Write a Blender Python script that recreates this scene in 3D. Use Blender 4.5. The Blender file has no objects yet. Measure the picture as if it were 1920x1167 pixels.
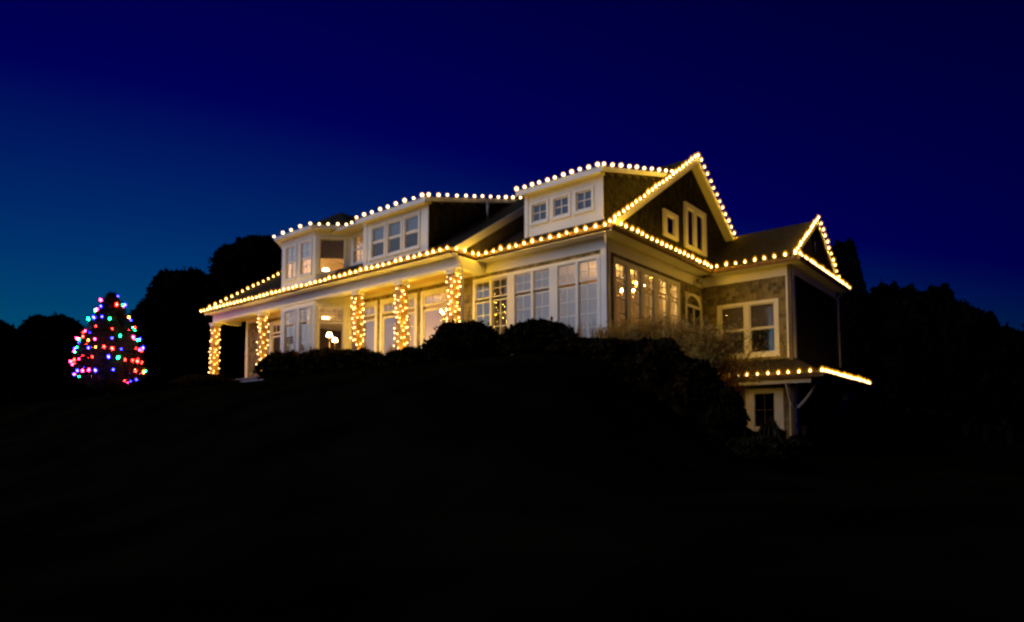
import bpy, math, random
import numpy as np
from mathutils import Vector, Matrix
R = math.radians
random.seed(7)
rng = np.random.default_rng(7)
scene = bpy.context.scene
C = scene.collection

# ------------------------------------------------------------------ camera
cam_d = bpy.data.cameras.new('camera')
cam = bpy.data.objects.new('camera', cam_d)
C.objects.link(cam)
cam.location = (9.36, -15.24, 1.6)
cam.rotation_euler = (R(93.5), 0, R(39.8))
cam_d.sensor_width = 36.0
cam_d.lens = 36.0 * 1238.0 / 1920.0
cam_d.shift_y = (740.0 - 583.5) / 1920.0
cam_d.clip_start = 0.05
cam_d.clip_end = 3000
scene.camera = cam

# ------------------------------------------------------------------ world, sun, exposure
SUN_AZ = (-0.58, -0.81)          # the last western glow, from the front left of the house
SUN_EL = 27.0
world = bpy.data.worlds.new('World')
scene.world = world
world.use_nodes = True
wn, wl = world.node_tree.nodes, world.node_tree.links
wn.clear()
w_out = wn.new('ShaderNodeOutputWorld')
w_bg = wn.new('ShaderNodeBackground')
w_sky = wn.new('ShaderNodeTexSky')
w_sky.sky_type = 'NISHITA'
w_sky.sun_disc = False
w_sky.sun_elevation = R(0.0)
w_sky.sun_rotation = R(-66.0)
w_sky.air_density = 1.0
w_sky.dust_density = 0.0
w_sky.ozone_density = 8.0
w_sep = wn.new('ShaderNodeSeparateColor')
w_com = wn.new('ShaderNodeCombineColor')
wl.new(w_sky.outputs[0], w_sep.inputs[0])
def w_chan(i, gain, off):        # the deep, saturated blue of the dusk exposure
    m = wn.new('ShaderNodeMath'); m.operation = 'MULTIPLY_ADD'
    m.inputs[1].default_value = gain; m.inputs[2].default_value = off
    c_ = wn.new('ShaderNodeMath'); c_.operation = 'MAXIMUM'; c_.inputs[1].default_value = 0.0
    wl.new(w_sep.outputs[i], m.inputs[0]); wl.new(m.outputs[0], c_.inputs[0]); wl.new(c_.outputs[0], w_com.inputs[i])
w_chan(0, 0.0, 0.0)
w_chan(1, 3.35, -0.265)
w_chan(2, 1.3, -0.25)
wl.new(w_com.outputs[0], w_bg.inputs[0])
w_bg.inputs[1].default_value = 0.122
wl.new(w_bg.outputs[0], w_out.inputs[0])

sun_d = bpy.data.lights.new('sun', 'SUN')
sun = bpy.data.objects.new('sun', sun_d)
C.objects.link(sun)
sun_d.energy = 1.05
sun_d.angle = R(58)
sun_d.color = (0.70, 0.78, 1.0)
_to = Vector((-SUN_AZ[0], -SUN_AZ[1], -math.tan(R(SUN_EL))))
sun.rotation_euler = _to.to_track_quat('-Z', 'Y').to_euler()

vs = scene.view_settings
vs.view_transform = 'Standard'
vs.look = 'None'
vs.exposure = 0.32
vs.gamma = 1.0
vs.use_curve_mapping = False
scene.cycles.filter_width = 2.5
scene.cycles.use_denoising = True
scene.cycles.max_bounces = 6
scene.cycles.transparent_max_bounces = 32
scene.cycles.sample_clamp_indirect = 4.0

# ------------------------------------------------------------------ materials
MATS = {}
def nodes_of(m):
    return m.node_tree.nodes, m.node_tree.links

def pmat(name, col, rough=0.6, var=0.15, scale=3.0, bump=0.0, bump_scale=40.0, stretch=(1, 1, 1), spec=0.5, per_obj=0.0, metal=0.0):
    m = bpy.data.materials.new(name)
    m.use_nodes = True
    n, l = nodes_of(m)
    b = n['Principled BSDF']
    b.inputs['Roughness'].default_value = rough
    b.inputs['Specular IOR Level'].default_value = spec
    b.inputs['Metallic'].default_value = metal
    tc = n.new('ShaderNodeTexCoord')
    mp = n.new('ShaderNodeMapping')
    mp.inputs['Scale'].default_value = stretch
    l.new(tc.outputs['Object'], mp.inputs[0])
    no = n.new('ShaderNodeTexNoise')
    no.inputs['Scale'].default_value = scale
    no.inputs['Detail'].default_value = 6
    l.new(mp.outputs[0], no.inputs['Vector'])
    rp = n.new('ShaderNodeValToRGB')
    d = tuple(c * (1 - var * 2) for c in col)
    u = tuple(min(1, c * (1 + var)) for c in col)
    rp.color_ramp.elements[0].color = (*d, 1)
    rp.color_ramp.elements[0].position = 0.3
    rp.color_ramp.elements[1].color = (*u, 1)
    rp.color_ramp.elements[1].position = 0.7
    l.new(no.outputs[0], rp.inputs[0])
    out = rp.outputs[0]
    if per_obj > 0:
        gi = n.new('ShaderNodeObjectInfo')
        gm = n.new('ShaderNodeNewGeometry')
        ad = n.new('ShaderNodeMath'); ad.operation = 'ADD'
        l.new(gi.outputs['Random'], ad.inputs[0]); l.new(gm.outputs['Random Per Island'], ad.inputs[1])
        fr = n.new('ShaderNodeMath'); fr.operation = 'FRACT'
        l.new(ad.outputs[0], fr.inputs[0])
        mr = n.new('ShaderNodeMapRange')
        mr.inputs['To Min'].default_value = 1 - per_obj
        mr.inputs['To Max'].default_value = 1 + per_obj
        l.new(fr.outputs[0], mr.inputs[0])
        mx = n.new('ShaderNodeMix'); mx.data_type = 'RGBA'; mx.blend_type = 'MULTIPLY'; mx.inputs[0].default_value = 1
        l.new(out, mx.inputs[6])
        l.new(mr.outputs[0], mx.inputs[7])
        out = mx.outputs[2]
    l.new(out, b.inputs['Base Color'])
    if bump > 0:
        n2 = n.new('ShaderNodeTexNoise')
        n2.inputs['Scale'].default_value = bump_scale
        n2.inputs['Detail'].default_value = 4
        l.new(mp.outputs[0], n2.inputs['Vector'])
        bp = n.new('ShaderNodeBump')
        bp.inputs['Strength'].default_value = bump
        bp.inputs['Distance'].default_value = 0.01
        l.new(n2.outputs[0], bp.inputs['Height'])
        l.new(bp.outputs[0], b.inputs['Normal'])
    MATS[name] = m
    return m

def emat(name, col, strength):
    m = bpy.data.materials.new(name)
    m.use_nodes = True
    n, l = nodes_of(m)
    n.clear()
    o = n.new('ShaderNodeOutputMaterial')
    e = n.new('ShaderNodeEmission')
    e.inputs[0].default_value = (*col, 1)
    e.inputs[1].default_value = strength
    l.new(e.outputs[0], o.inputs[0])
    MATS[name] = m
    return m

def glassmat(name, ior=1.8, tint=(0.9, 0.93, 0.93)):
    m = bpy.data.materials.new(name)
    m.use_nodes = True
    n, l = nodes_of(m)
    n.clear()
    o = n.new('ShaderNodeOutputMaterial')
    t = n.new('ShaderNodeBsdfTransparent')
    t.inputs[0].default_value = (*tint, 1)
    g = n.new('ShaderNodeBsdfGlossy')
    g.inputs['Roughness'].default_value = 0.012
    g.inputs['Color'].default_value = (1, 1, 1, 1)
    f = n.new('ShaderNodeFresnel')
    f.inputs[0].default_value = ior
    mx = n.new('ShaderNodeMixShader')
    l.new(f.outputs[0], mx.inputs[0])
    l.new(t.outputs[0], mx.inputs[1])
    l.new(g.outputs[0], mx.inputs[2])
    l.new(mx.outputs[0], o.inputs[0])
    MATS[name] = m
    return m

pmat('white_paint', (0.78, 0.77, 0.74), 0.5, 0.04, 1.2, 0.15, 60)
pmat('stained_cedar', (0.26, 0.14, 0.065), 0.6, 0.15, 3.0, 0.3, 30, (1, 1, 0.15))
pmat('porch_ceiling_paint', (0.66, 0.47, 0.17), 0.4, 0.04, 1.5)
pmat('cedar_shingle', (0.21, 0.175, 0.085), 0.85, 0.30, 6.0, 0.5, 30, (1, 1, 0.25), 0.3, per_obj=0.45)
pmat('dark_shingle', (0.030, 0.026, 0.014), 0.9, 0.25, 6.0, 0.5, 30, (1, 1, 0.25), 0.1, per_obj=0.4)  # cedar shingle darkened: weak light on gables and cheeks put into colour
pmat('sheathing', (0.10, 0.08, 0.06), 0.9, 0.1)
pmat('asphalt_roof', (0.036, 0.029, 0.022), 0.95, 0.35, 9.0, 0.6, 80, spec=0.2)
pmat('room_paint', (0.66, 0.55, 0.40), 0.8, 0.05, 1.0)
pmat('room_white', (0.72, 0.66, 0.55), 0.8, 0.04, 1.0)
pmat('room_floor', (0.22, 0.13, 0.07), 0.5, 0.2, 3.0, stretch=(0.2, 3, 1))
pmat('bluestone', (0.22, 0.21, 0.20), 0.8, 0.2, 3.0)
pmat('granite', (0.30, 0.29, 0.28), 0.85, 0.2, 8.0, 0.5, 30)
def fabric(name, col, trans, share):
    m = pmat(name, col, 0.9, 0.05, 4.0)
    n, l = nodes_of(m)
    tr = n.new('ShaderNodeBsdfTranslucent'); tr.inputs[0].default_value = (*trans, 1)
    mx = n.new('ShaderNodeMixShader'); mx.inputs[0].default_value = share
    l.new(n['Principled BSDF'].outputs[0], mx.inputs[1]); l.new(tr.outputs[0], mx.inputs[2])
    l.new(mx.outputs[0], n['Material Output'].inputs[0])
fabric('sheer_fabric', (0.48, 0.52, 0.57), (0.8, 0.78, 0.74), 0.10)
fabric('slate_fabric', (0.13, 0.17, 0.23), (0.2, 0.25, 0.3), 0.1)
fabric('shade_fabric', (0.46, 0.49, 0.54), (0.6, 0.6, 0.58), 0.3)
fabric('linen_shade', (0.42, 0.40, 0.34), (0.6, 0.62, 0.55), 0.3)
pmat('dark_metal', (0.03, 0.03, 0.03), 0.4, 0.1, 4.0, metal=0.6)
pmat('copper', (0.20, 0.115, 0.05), 0.55, 0.25, 5.0, spec=0.3)
pmat('zinc', (0.35, 0.36, 0.37), 0.45, 0.15, 6.0, metal=0.8)
pmat('brass', (0.55, 0.38, 0.14), 0.3, 0.1, 6.0, metal=1.0)
pmat('wire_green', (0.012, 0.02, 0.012), 0.5, 0.1, 6.0)
pmat('wood_dark', (0.08, 0.045, 0.025), 0.45, 0.2, 4.0, stretch=(1, 1, 6))
pmat('upholstery', (0.22, 0.17, 0.13), 0.9, 0.1, 8.0)
pmat('leaf_evergreen', (0.03, 0.035, 0.018), 0.6, 0.3, 2.0, spec=0.0, per_obj=0.4)
pmat('leaf_boxwood', (0.020, 0.017, 0.007), 0.6, 0.3, 3.0, spec=0.0, per_obj=0.45)
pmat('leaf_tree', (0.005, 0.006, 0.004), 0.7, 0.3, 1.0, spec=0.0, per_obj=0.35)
pmat('bark', (0.012, 0.010, 0.008), 0.95, 0.3, 8.0, 0.6, 20)
pmat('dry_grass', (0.62, 0.38, 0.07), 0.8, 0.2, 5.0, per_obj=0.4, spec=0.2)
pmat('twig', (0.11, 0.08, 0.045), 0.9, 0.2, 5.0, per_obj=0.4)
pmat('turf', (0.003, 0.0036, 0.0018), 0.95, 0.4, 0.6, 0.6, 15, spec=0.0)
pmat('mulch', (0.03, 0.022, 0.016), 0.95, 0.4, 6.0, 0.6, 40, spec=0.0)
pmat('winter_leaf', (0.026, 0.014, 0.005), 0.8, 0.3, 3.0, spec=0.0, per_obj=0.4)
WARM = (1.0, 0.70, 0.26)
emat('bulb_warm', WARM, 10.5)
emat('bulb_warm_dim', (1.0, 0.70, 0.28), 7.0)
emat('bulb_mini', (1.0, 0.70, 0.26), 16.0)
emat('bulb_globe', (1.0, 0.74, 0.36), 6.5)
emat('bulb_red', (1.0, 0.012, 0.008), 110.0)
emat('bulb_green', (0.008, 1.0, 0.25), 48.0)
emat('bulb_blue', (0.012, 0.010, 1.0), 140.0)
emat('bulb_amber', (1.0, 0.30, 0.03), 55.0)
emat('bulb_pink', (1.0, 0.03, 0.16), 50.0)
emat('lamp_bulb', (1.0, 0.58, 0.20), 300.0)
emat('lamp_shade_lit', (1.0, 0.55, 0.20), 34.0)
emat('fixture_lit', (1.0, 0.55, 0.16), 24.0)
emat('fixture_bright', (1.0, 0.55, 0.16), 70.0)
emat('candle_bulb', (1.0, 0.54, 0.15), 420.0)
emat('candle_bulb_dim', (1.0, 0.50, 0.14), 150.0)
def shellmat(name, col, strength):      # tinted bulb glass, enlarged and self-glowing to paint a halo round each bulb
    m = bpy.data.materials.new(name)
    m.use_nodes = True
    n, l = nodes_of(m)
    n.clear()
    o = n.new('ShaderNodeOutputMaterial')
    t = n.new('ShaderNodeBsdfTransparent')
    e = n.new('ShaderNodeEmission')
    e.inputs[0].default_value = (*col, 1); e.inputs[1].default_value = strength
    a = n.new('ShaderNodeAddShader')
    l.new(t.outputs[0], a.inputs[0]); l.new(e.outputs[0], a.inputs[1]); l.new(a.outputs[0], o.inputs[0])
    MATS[name] = m
shellmat('bulb_glass_amber', (1.0, 0.38, 0.004), 0.34)
shellmat('bulb_glass_globe', (1.0, 0.40, 0.006), 0.28)
shellmat('bulb_glass_mini', (1.0, 0.34, 0.004), 0.34)
shellmat('bulb_glass_red', (1.0, 0.004, 0.004), 0.45)
shellmat('bulb_glass_green', (0.0, 0.55, 0.14), 0.4)
shellmat('bulb_glass_blue', (0.004, 0.002, 1.0), 0.6)
shellmat('bulb_glass_pink', (1.0, 0.006, 0.06), 0.4)
glassmat('glass', 1.75)
glassmat('glass_clear', 1.38)
glassmat('glass_old', 2.1)

# ------------------------------------------------------------------ mesh helpers
class MB:
    def __init__(s):
        s.v, s.f = [], []
    def add(s, vs, fs):
        o = len(s.v)
        s.v.extend([tuple(p) for p in vs])
        s.f.extend([tuple(i + o for i in f) for f in fs])
        return s
    def hexa(s, p):          # 8 points: bottom ring 0-3, top ring 4-7
        return s.add(p, [(3, 2, 1, 0), (4, 5, 6, 7), (0, 1, 5, 4), (1, 2, 6, 5), (2, 3, 7, 6), (3, 0, 4, 7)])
    def box(s, x0, x1, y0, y1, z0, z1):
        return s.hexa([(x0, y0, z0), (x1, y0, z0), (x1, y1, z0), (x0, y1, z0), (x0, y0, z1), (x1, y0, z1), (x1, y1, z1), (x0, y1, z1)])
    def fbox(s, F, u0, u1, z0, z1, w0, w1):   # box in a wall frame
        return s.hexa([F(u0, z0, w0), F(u1, z0, w0), F(u1, z0, w1), F(u0, z0, w1), F(u0, z1, w0), F(u1, z1, w0), F(u1, z1, w1), F(u0, z1, w1)])
    def prism(s, ring0, ring1):               # two matching rings
        n = len(ring0)
        fs = [tuple(range(n - 1, -1, -1)), tuple(range(n, 2 * n))]
        fs += [(i, (i + 1) % n, n + (i + 1) % n, n + i) for i in range(n)]
        return s.add(list(ring0) + list(ring1), fs)
    def tube(s, pts, rad, seg=5, cap=True):
        pts = [Vector(p) for p in pts]
        rads = rad if isinstance(rad, (list, tuple)) else [rad] * len(pts)
        rings = []
        for i, p in enumerate(pts):
            d = (pts[min(i + 1, len(pts) - 1)] - pts[max(i - 1, 0)])
            if d.length < 1e-9: d = Vector((0, 0, 1))
            d.normalize()
            a = d.orthogonal().normalized() if abs(d.z) > 0.9 else d.cross(Vector((0, 0, 1))).normalized()
            b = d.cross(a)
            rings.append([p + (a * math.cos(2 * math.pi * k / seg) + b * math.sin(2 * math.pi * k / seg)) * rads[i] for k in range(seg)])
        vs = [q for r in rings for q in r]
        fs = []
        for i in range(len(rings) - 1):
            for k in range(seg):
                k2 = (k + 1) % seg
                fs.append((i * seg + k, i * seg + k2, (i + 1) * seg + k2, (i + 1) * seg + k))
        if cap:
            fs.append(tuple(range(seg - 1, -1, -1)))
            o = (len(rings) - 1) * seg
            fs.append(tuple(o + k for k in range(seg)))
        return s.add(vs, fs)
    def lathe(s, prof, seg=10, o=(0, 0, 0)):   # prof: (radius, z)
        vs, fs = [], []
        for r, z in prof:
            for k in range(seg):
                a = 2 * math.pi * k / seg
                vs.append((o[0] + r * math.cos(a), o[1] + r * math.sin(a), o[2] + z))
        for i in range(len(prof) - 1):
            for k in range(seg):
                k2 = (k + 1) % seg
                fs.append((i * seg + k, i * seg + k2, (i + 1) * seg + k2, (i + 1) * seg + k))
        fs.append(tuple(range(seg - 1, -1, -1)))
        q = (len(prof) - 1) * seg
        fs.append(tuple(q + k for k in range(seg)))
        return s.add(vs, fs)
    def mesh(s, name, mat, smooth=False):
        me = bpy.data.meshes.new(name)
        me.from_pydata(s.v, [], s.f)
        me.materials.append(MATS[mat])
        if smooth:
            me.polygons.foreach_set('use_smooth', [True] * len(me.polygons))
        me.update()
        return me

def link(name, data, parent=None, keep=True):
    o = bpy.data.objects.new(name, data)
    C.objects.link(o)
    if parent is not None:
        o.parent = parent
        if keep:                       # children are written in world coordinates
            o.matrix_parent_inverse = parent_world(parent).inverted()
    return o
WORLD = {}
def parent_world(p):
    return WORLD.get(p.name, Matrix.Identity(4))

def obj(name, mb, mat, parent=None, label=None, smooth=False, kind=None):
    o = link(name, mb.mesh(name, mat, smooth), parent)
    if label: o['label'] = label
    if kind: o['kind'] = kind
    return o

def tag(o, label, cat, group=None):
    o['label'] = label
    o['category'] = cat
    if group: o['group'] = group
    return o

def thing(name, loc, label, cat, group=None):
    o = bpy.data.objects.new(name, None)
    C.objects.link(o)
    o.location = loc
    o.empty_display_size = 0.2
    WORLD[o.name] = Matrix.Translation(loc)
    return tag(o, label, cat, group)

def S01(t):
    t = max(0.0, min(1.0, t))
    return t * t * (3 - 2 * t)

# ------------------------------------------------------------------ terrain
def ground_h(x, y):
    base = 3.35 * S01((y + 14.0) / 10.3)
    r = S01((x - 0.8) / 5.2)
    low = 0.95 * S01((y + 15.5) / 8.0)
    h = base * (1 - r) + low * r
    d = S01((x - 0.15) / 0.7) * S01((y + 0.6) / 1.6) * S01((16 - y) / 3.0)
    h = h * (1 - d) + 0.95 * d
    far = S01((math.hypot(x + 5, y - 2) - 45) / 200)
    h += 0.22 * math.sin(x * 0.31 + 1.0) * math.sin(y * 0.27) * S01((-y - 5) / 6) * 0.6
    return h * (1 - far) + 3.0 * far

def build_ground():
    def axis(lo, hi, c0, c1, fine, grow):
        a = list(np.arange(c0, c1 + 1e-6, fine))
        s, x = fine, c1
        while x < hi:
            s *= grow; x += s; a.append(x)
        s, x = fine, c0
        while x > lo:
            s *= grow; x -= s; a.insert(0, x)
        return a
    xs = axis(-900, 900, -30, 14, 0.5, 1.25)
    ys = axis(-900, 900, -24, 16, 0.5, 1.25)
    mb = MB()
    vs = [(x, y, ground_h(x, y)) for y in ys for x in xs]
    nx = len(xs)
    fs = [(j * nx + i, j * nx + i + 1, (j + 1) * nx + i + 1, (j + 1) * nx + i) for j in range(len(ys) - 1) for i in range(nx - 1)]
    mb.add(vs, fs)
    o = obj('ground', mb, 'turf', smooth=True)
    o['kind'] = 'structure'
build_ground()

# ------------------------------------------------------------------ the house
H = thing('shingle_house', (-8.0, 4.0, 3.62), 'grey shingled two storey house with white trim, outlined in warm string lights', 'house')

def frame(o, u, n):
    o, u, n = Vector(o), Vector(u), Vector(n)
    return lambda a, z, w: (o.x + u.x * a + n.x * w, o.y + u.y * a + n.y * w, z)
q = math.sqrt(0.5)
F_front = frame((0, 0), (1, 0), (0, -1)) if False else (lambda a, z, w: (a, -w, z))
F_side = lambda a, z, w: (w, a, z)
F_wing = lambda a, z, w: (a, 6.25 - w, z)
F_wside = lambda a, z, w: (2.98 + w, a, z)
F_bay = lambda a, z, w: (a, -1.17 - w, z)
F_cham = lambda a, z, w: (-12.0 + q * a + q * w, -1.17 + q * a - q * w, z)
F_chaml = lambda a, z, w: (-14.3 - q * a - q * w, -1.17 + q * a - q * w, z)
F_link = lambda a, z, w: (a, -0.25 - w, z)
F_d2 = lambda a, z, w: (a, -0.95 - w, z)
F_d3 = lambda a, z, w: (a, 0.35 - w, z)
S = 0.645                      # roof pitch
FL = 3.95                      # main floor level

def holed(mb, F, u0, u1, z0, z1, holes, t=0.12, w=0.0):
    us = sorted({u0, u1, *[h[0] for h in holes], *[h[1] for h in holes]})
    zs = sorted({z0, z1, *[h[2] for h in holes], *[h[3] for h in holes]})
    us = [u for u in us if u0 <= u <= u1]; zs = [z for z in zs if z0 <= z <= z1]
    for i in range(len(us) - 1):
        run = None
        for j in range(len(zs) - 1):
            cu, cz = (us[i] + us[i + 1]) / 2, (zs[j] + zs[j + 1]) / 2
            solid = not any(h[0] < cu < h[1] and h[2] < cz < h[3] for h in holes)
            if solid:
                run = (run[0], zs[j + 1]) if run else (zs[j], zs[j + 1])
            if (not solid or j == len(zs) - 2) and run:
                mb.fbox(F, us[i], us[i + 1], run[0], run[1], w - t, w)
                run = None
    return mb

# ---- shingles: single ones where they show largest, the rest joined
SH = {}
def shingle_mesh(wd):
    k = round(wd, 2)
    if k not in SH:
        mb = MB()
        h = 0.155
        mb.hexa([(0.002, -0.016, 0), (k - 0.002, -0.016, 0), (k - 0.002, 0, 0), (0.002, 0, 0), (0.002, -0.005, h), (k - 0.002, -0.005, h), (k - 0.002, 0, h), (0.002, 0, h)])
        SH[k] = mb.mesh('shingle', 'cedar_shingle')
    return SH[k]
BULK = MB()
BULK_SHADED = MB()
def shingles(F, z0, z1, rowfn, holes, single_parent=None, rot=0.0, course=0.13, bulk=None):
    bulk = bulk or BULK
    z = z0
    while z < z1 - 0.02:
        a, b = rowfn(z + course * 0.5)
        if b - a > 0.05:
            free = [(a, b)]
            for h in holes:
                ov = min(z + course, h[3]) - max(z, h[2])
                if ov > 0.05:
                    nf = []
                    for (p, r_) in free:
                        if h[1] <= p or h[0] >= r_: nf.append((p, r_)); continue
                        if h[0] > p: nf.append((p, h[0]))
                        if h[1] < r_: nf.append((h[1], r_))
                    free = nf
            for (p, r_) in free:
                u = p
                while u < r_ - 0.03:
                    wd = round(random.uniform(0.10, 0.20), 2)
                    if u + wd > r_ - 0.05: wd = round(r_ - u, 2)
                    if wd < 0.02: break
                    dz = random.uniform(-0.006, 0.006)
                    zt = min(z + dz + 0.155, z1)
                    if single_parent is not None and zt > z + 0.15:
                        o = link('shingle', shingle_mesh(wd), single_parent, keep=False)
                        o.location = F(u, z + dz, 0.002)
                        o.rotation_euler = (0, 0, rot)
                    else:
                        g, e = 0.002, random.uniform(0.012, 0.019)
                        bulk.hexa([F(u + g, z + dz, e), F(u + wd - g, z + dz, e), F(u + wd - g, z + dz, 0.001), F(u + g, z + dz, 0.001), F(u + g, zt, 0.006), F(u + wd - g, zt, 0.006), F(u + wd - g, zt, 0.001), F(u + g, zt, 0.001)])
                    u += wd
        z += course

# ---- windows
def window(F, u0, u1, z0, z1, lights, casing=0.08, parent=None, label=None, glass='glass', sill=True, rec=0.05, sash=0.04, casings=None, bars='white_paint'):
    """opening u0..u1, z0..z1; lights: list of (fz0, fz1, cols, rows) as fractions of height, one sash each"""
    c = casings or (casing, casing, casing, casing)     # left, right, bottom, top
    mb = MB()
    P = 0.032
    mb.fbox(F, u0 - c[0], u0, z0 - c[2], z1 + c[3], -rec, P)
    mb.fbox(F, u1, u1 + c[1], z0 - c[2], z1 + c[3], -rec, P)
    mb.fbox(F, u0, u1, z1, z1 + c[3], -rec, P)
    mb.fbox(F, u0, u1, z0 - c[2], z0, -rec, P)
    W = obj('window', mb, 'white_paint', parent or H, label)
    if sill:
        s = MB().fbox(F, u0 - c[0] - 0.02, u1 + c[1] + 0.02, z0 - c[2] - 0.035, z0 - c[2] - 0.002, -0.01, 0.06)
        obj('sill', s, 'white_paint', W)
    hgt = z1 - z0
    sm = MB()
    for (a, b, cols, rows) in lights:
        za, zb = z0 + a * hgt, z0 + b * hgt
        d0, d1 = -rec + 0.006, -rec + 0.036
        if a > 0.01: d0, d1 = d0 + 0.012, d1 + 0.012
        sm.fbox(F, u0 + 0.001, u0 + sash, za, zb, d0, d1)
        sm.fbox(F, u1 - sash, u1 - 0.001, za, zb, d0, d1)
        sm.fbox(F, u0 + sash, u1 - sash, za + 0.001, za + sash, d0, d1)
        sm.fbox(F, u0 + sash, u1 - sash, zb - sash, zb - 0.001, d0, d1)
        gu0, gu1, gz0, gz1 = u0 + sash, u1 - sash, za + sash, zb - sash
        dm = (d0 + d1) / 2
        mw = 0.011
        for i in range(1, cols):
            uu = gu0 + (gu1 - gu0) * i / cols
            obj('muntin', MB().fbox(F, uu - mw, uu + mw, gz0, gz1, dm - 0.012, dm + 0.012), bars, W)
        for j in range(1, rows):
            zz = gz0 + (gz1 - gz0) * j / rows
            obj('muntin', MB().fbox(F, gu0, gu1, zz - mw, zz + mw, dm - 0.0105, dm + 0.0105), bars, W)
        for i in range(cols):
            for j in range(rows):
                pa, pb = gu0 + (gu1 - gu0) * i / cols, gu0 + (gu1 - gu0) * (i + 1) / cols
                qa, qb = gz0 + (gz1 - gz0) * j / rows, gz0 + (gz1 - gz0) * (j + 1) / rows
                t1, t2 = random.uniform(-0.0012, 0.0012), random.uniform(-0.0012, 0.0012)
                pm = MB().add([F(pa, qa, dm + t1), F(pb, qa, dm - t1 + t2), F(pb, qb, dm - t1 - t2), F(pa, qb, dm + t1 - 0)], [(0, 1, 2, 3)])
                obj('pane', pm, glass, W)
    obj('sash', sm, 'white_paint', W)
    return W

# ---- walls with openings
PANEL = [(-4.86, -4.22), (-4.14, -3.50), (-3.22, -2.58), (-2.50, -1.90), (-1.62, -0.99), (-0.91, -0.28)]
DOORS = [(-10.92, -9.86), (-9.46, -8.62), (-8.54, -7.69), (-7.28, -6.10)]
LEFTW = [(-17.0, -15.95), (-15.85, -14.8)]
fh = [(a, b, 4.12, 6.44) for a, b in PANEL] + [(a, b, FL + 0.1, 6.40) for a, b in DOORS] + [(a, b, FL + 0.1, 6.40) for a, b in LEFTW]
fh_wall = fh + [(-14.28, -11.12, FL, 6.78)]
w = obj('wall', holed(MB(), F_front, -19.1, -0.001, 3.0, 7.05, fh_wall), 'room_white', H, 'front wall behind the porch and under the main eave')
seg_par = w
ex = [(a - 0.06, b + 0.06, c_ - 0.06, d_ + 0.06) for a, b, c_, d_ in fh_wall]
shingles(F_front, 3.1, 6.66, lambda z: (-6.0, -4.96), ex, single_parent=seg_par)
shingles(F_front, 3.1, 6.66, lambda z: (-11.1, -6.0), ex)
shingles(F_front, 3.1, 6.66, lambda z: (-4.96, -0.17), ex)
shingles(F_front, 3.1, 6.66, lambda z: (-18.94, -14.3), ex)

SIDE = [(0.46, 1.06), (1.26, 1.88), (2.08, 2.69), (2.93, 3.54), (3.69, 4.31)]
sh = [(a, b, 4.12, 6.40) for a, b in SIDE]
ARCH = (4.94, 6.02, 4.7, 5.92)
w = obj('wall', holed(MB(), F_side, 0.0, 10.9, 0.5, 7.05, sh + [ARCH], 0.12, 0.0), 'room_white', H, 'side wall with the dining room windows')
ex = [(a - 0.06, b + 0.06, c_ - 0.06, d_ + 0.06) for a, b, c_, d_ in sh] + [(4.86, 6.12, 4.6, 6.36)]
shingles(F_side, 0.6, 6.62, lambda z: (0.17, 6.25), ex)

WW = [(0.64, 1.44), (1.60, 2.42)]
wh = [(a, b, 4.26, 5.86) for a, b in WW]
LOWW = (1.70, 2.34, 1.85, 2.95)
w = obj('wall', holed(MB(), F_wing, 0.125, 2.98, 0.5, 7.05, wh + [LOWW]), 'room_white', H, 'front wall of the right hand wing')
ex = [(a - 0.06, b + 0.06, c_ - 0.06, d_ + 0.06) for a, b, c_, d_ in wh] + [(1.45, 2.60, 1.8, 3.0)]
shingles(F_wing, 4.02, 6.66, lambda z: (0.02, 2.80), ex, single_parent=w)
shingles(F_wing, 0.6, 4.0, lambda z: (0.02, 2.80), ex)

w = obj('wall', MB().fbox(F_wside, 6.13, 11.4, 0.5, 7.05, -0.12, 0.0), 'sheathing', H, 'dark end wall of the wing')
shingles(F_wside, 0.6, 7.0, lambda z: (6.44, 11.25), [], bulk=BULK_SHADED)
bw = MB()
bw.box(-19.1, 2.86, 11.28, 11.4, 0.5, 7.05)
bw.box(-19.1, -18.98, 0.0, 11.28, 3.0, 7.05)
obj('wall', bw, 'sheathing', H, 'rear and far left walls')

# gable walls
def tri(mb, F, pts, w0, w1):
    mb.prism([F(u, z, w0) for u, z in pts], [F(u, z, w1) for u, z in pts])
    return mb
g = tri(MB(), F_side, [(-0.2, 7.05), (10.9, 7.05), (5.36, 10.72)], -0.12, 0.0)
obj('gable_wall', g, 'sheathing', H, 'shingled main gable with two windows')
GWIN = [(3.51, 4.07, 7.92, 8.52), (5.01, 5.52, 7.90, 9.14), (5.70, 6.28, 7.90, 9.14)]
shingles(F_side, 7.12, 10.6, lambda z: (max(-0.1, 5.36 - (10.66 - z) / S), 5.36 + (10.66 - z) / S), [(a - 0.06, b + 0.06, c_ - 0.06, d_ + 0.06) for a, b, c_, d_ in GWIN], bulk=BULK_SHADED)
g = tri(MB(), F_wside, [(6.13, 7.05), (11.4, 7.05), (8.77, 8.90)], -0.12, 0.0)
obj('gable_wall', g, 'sheathing', H, 'small shingled gable at the end of the wing')
shingles(F_wside, 7.12, 8.8, lambda z: (8.77 - (8.82 - z) / S, 8.77 + (8.82 - z) / S), [(8.62, 8.92, 7.9, 8.3)], bulk=BULK_SHADED)
g = MB()
g.prism([(-19.1, y, z) for y, z in ((0.0, 7.05), (11.28, 7.05), (4.25, 10.75), (-0.0, 8.0))], [(-18.98, y, z) for y, z in ((0.0, 7.05), (11.28, 7.05), (4.25, 10.75), (-0.0, 8.0))])
obj('gable_wall', g, 'sheathing', H, 'far left gable wall')

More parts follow.
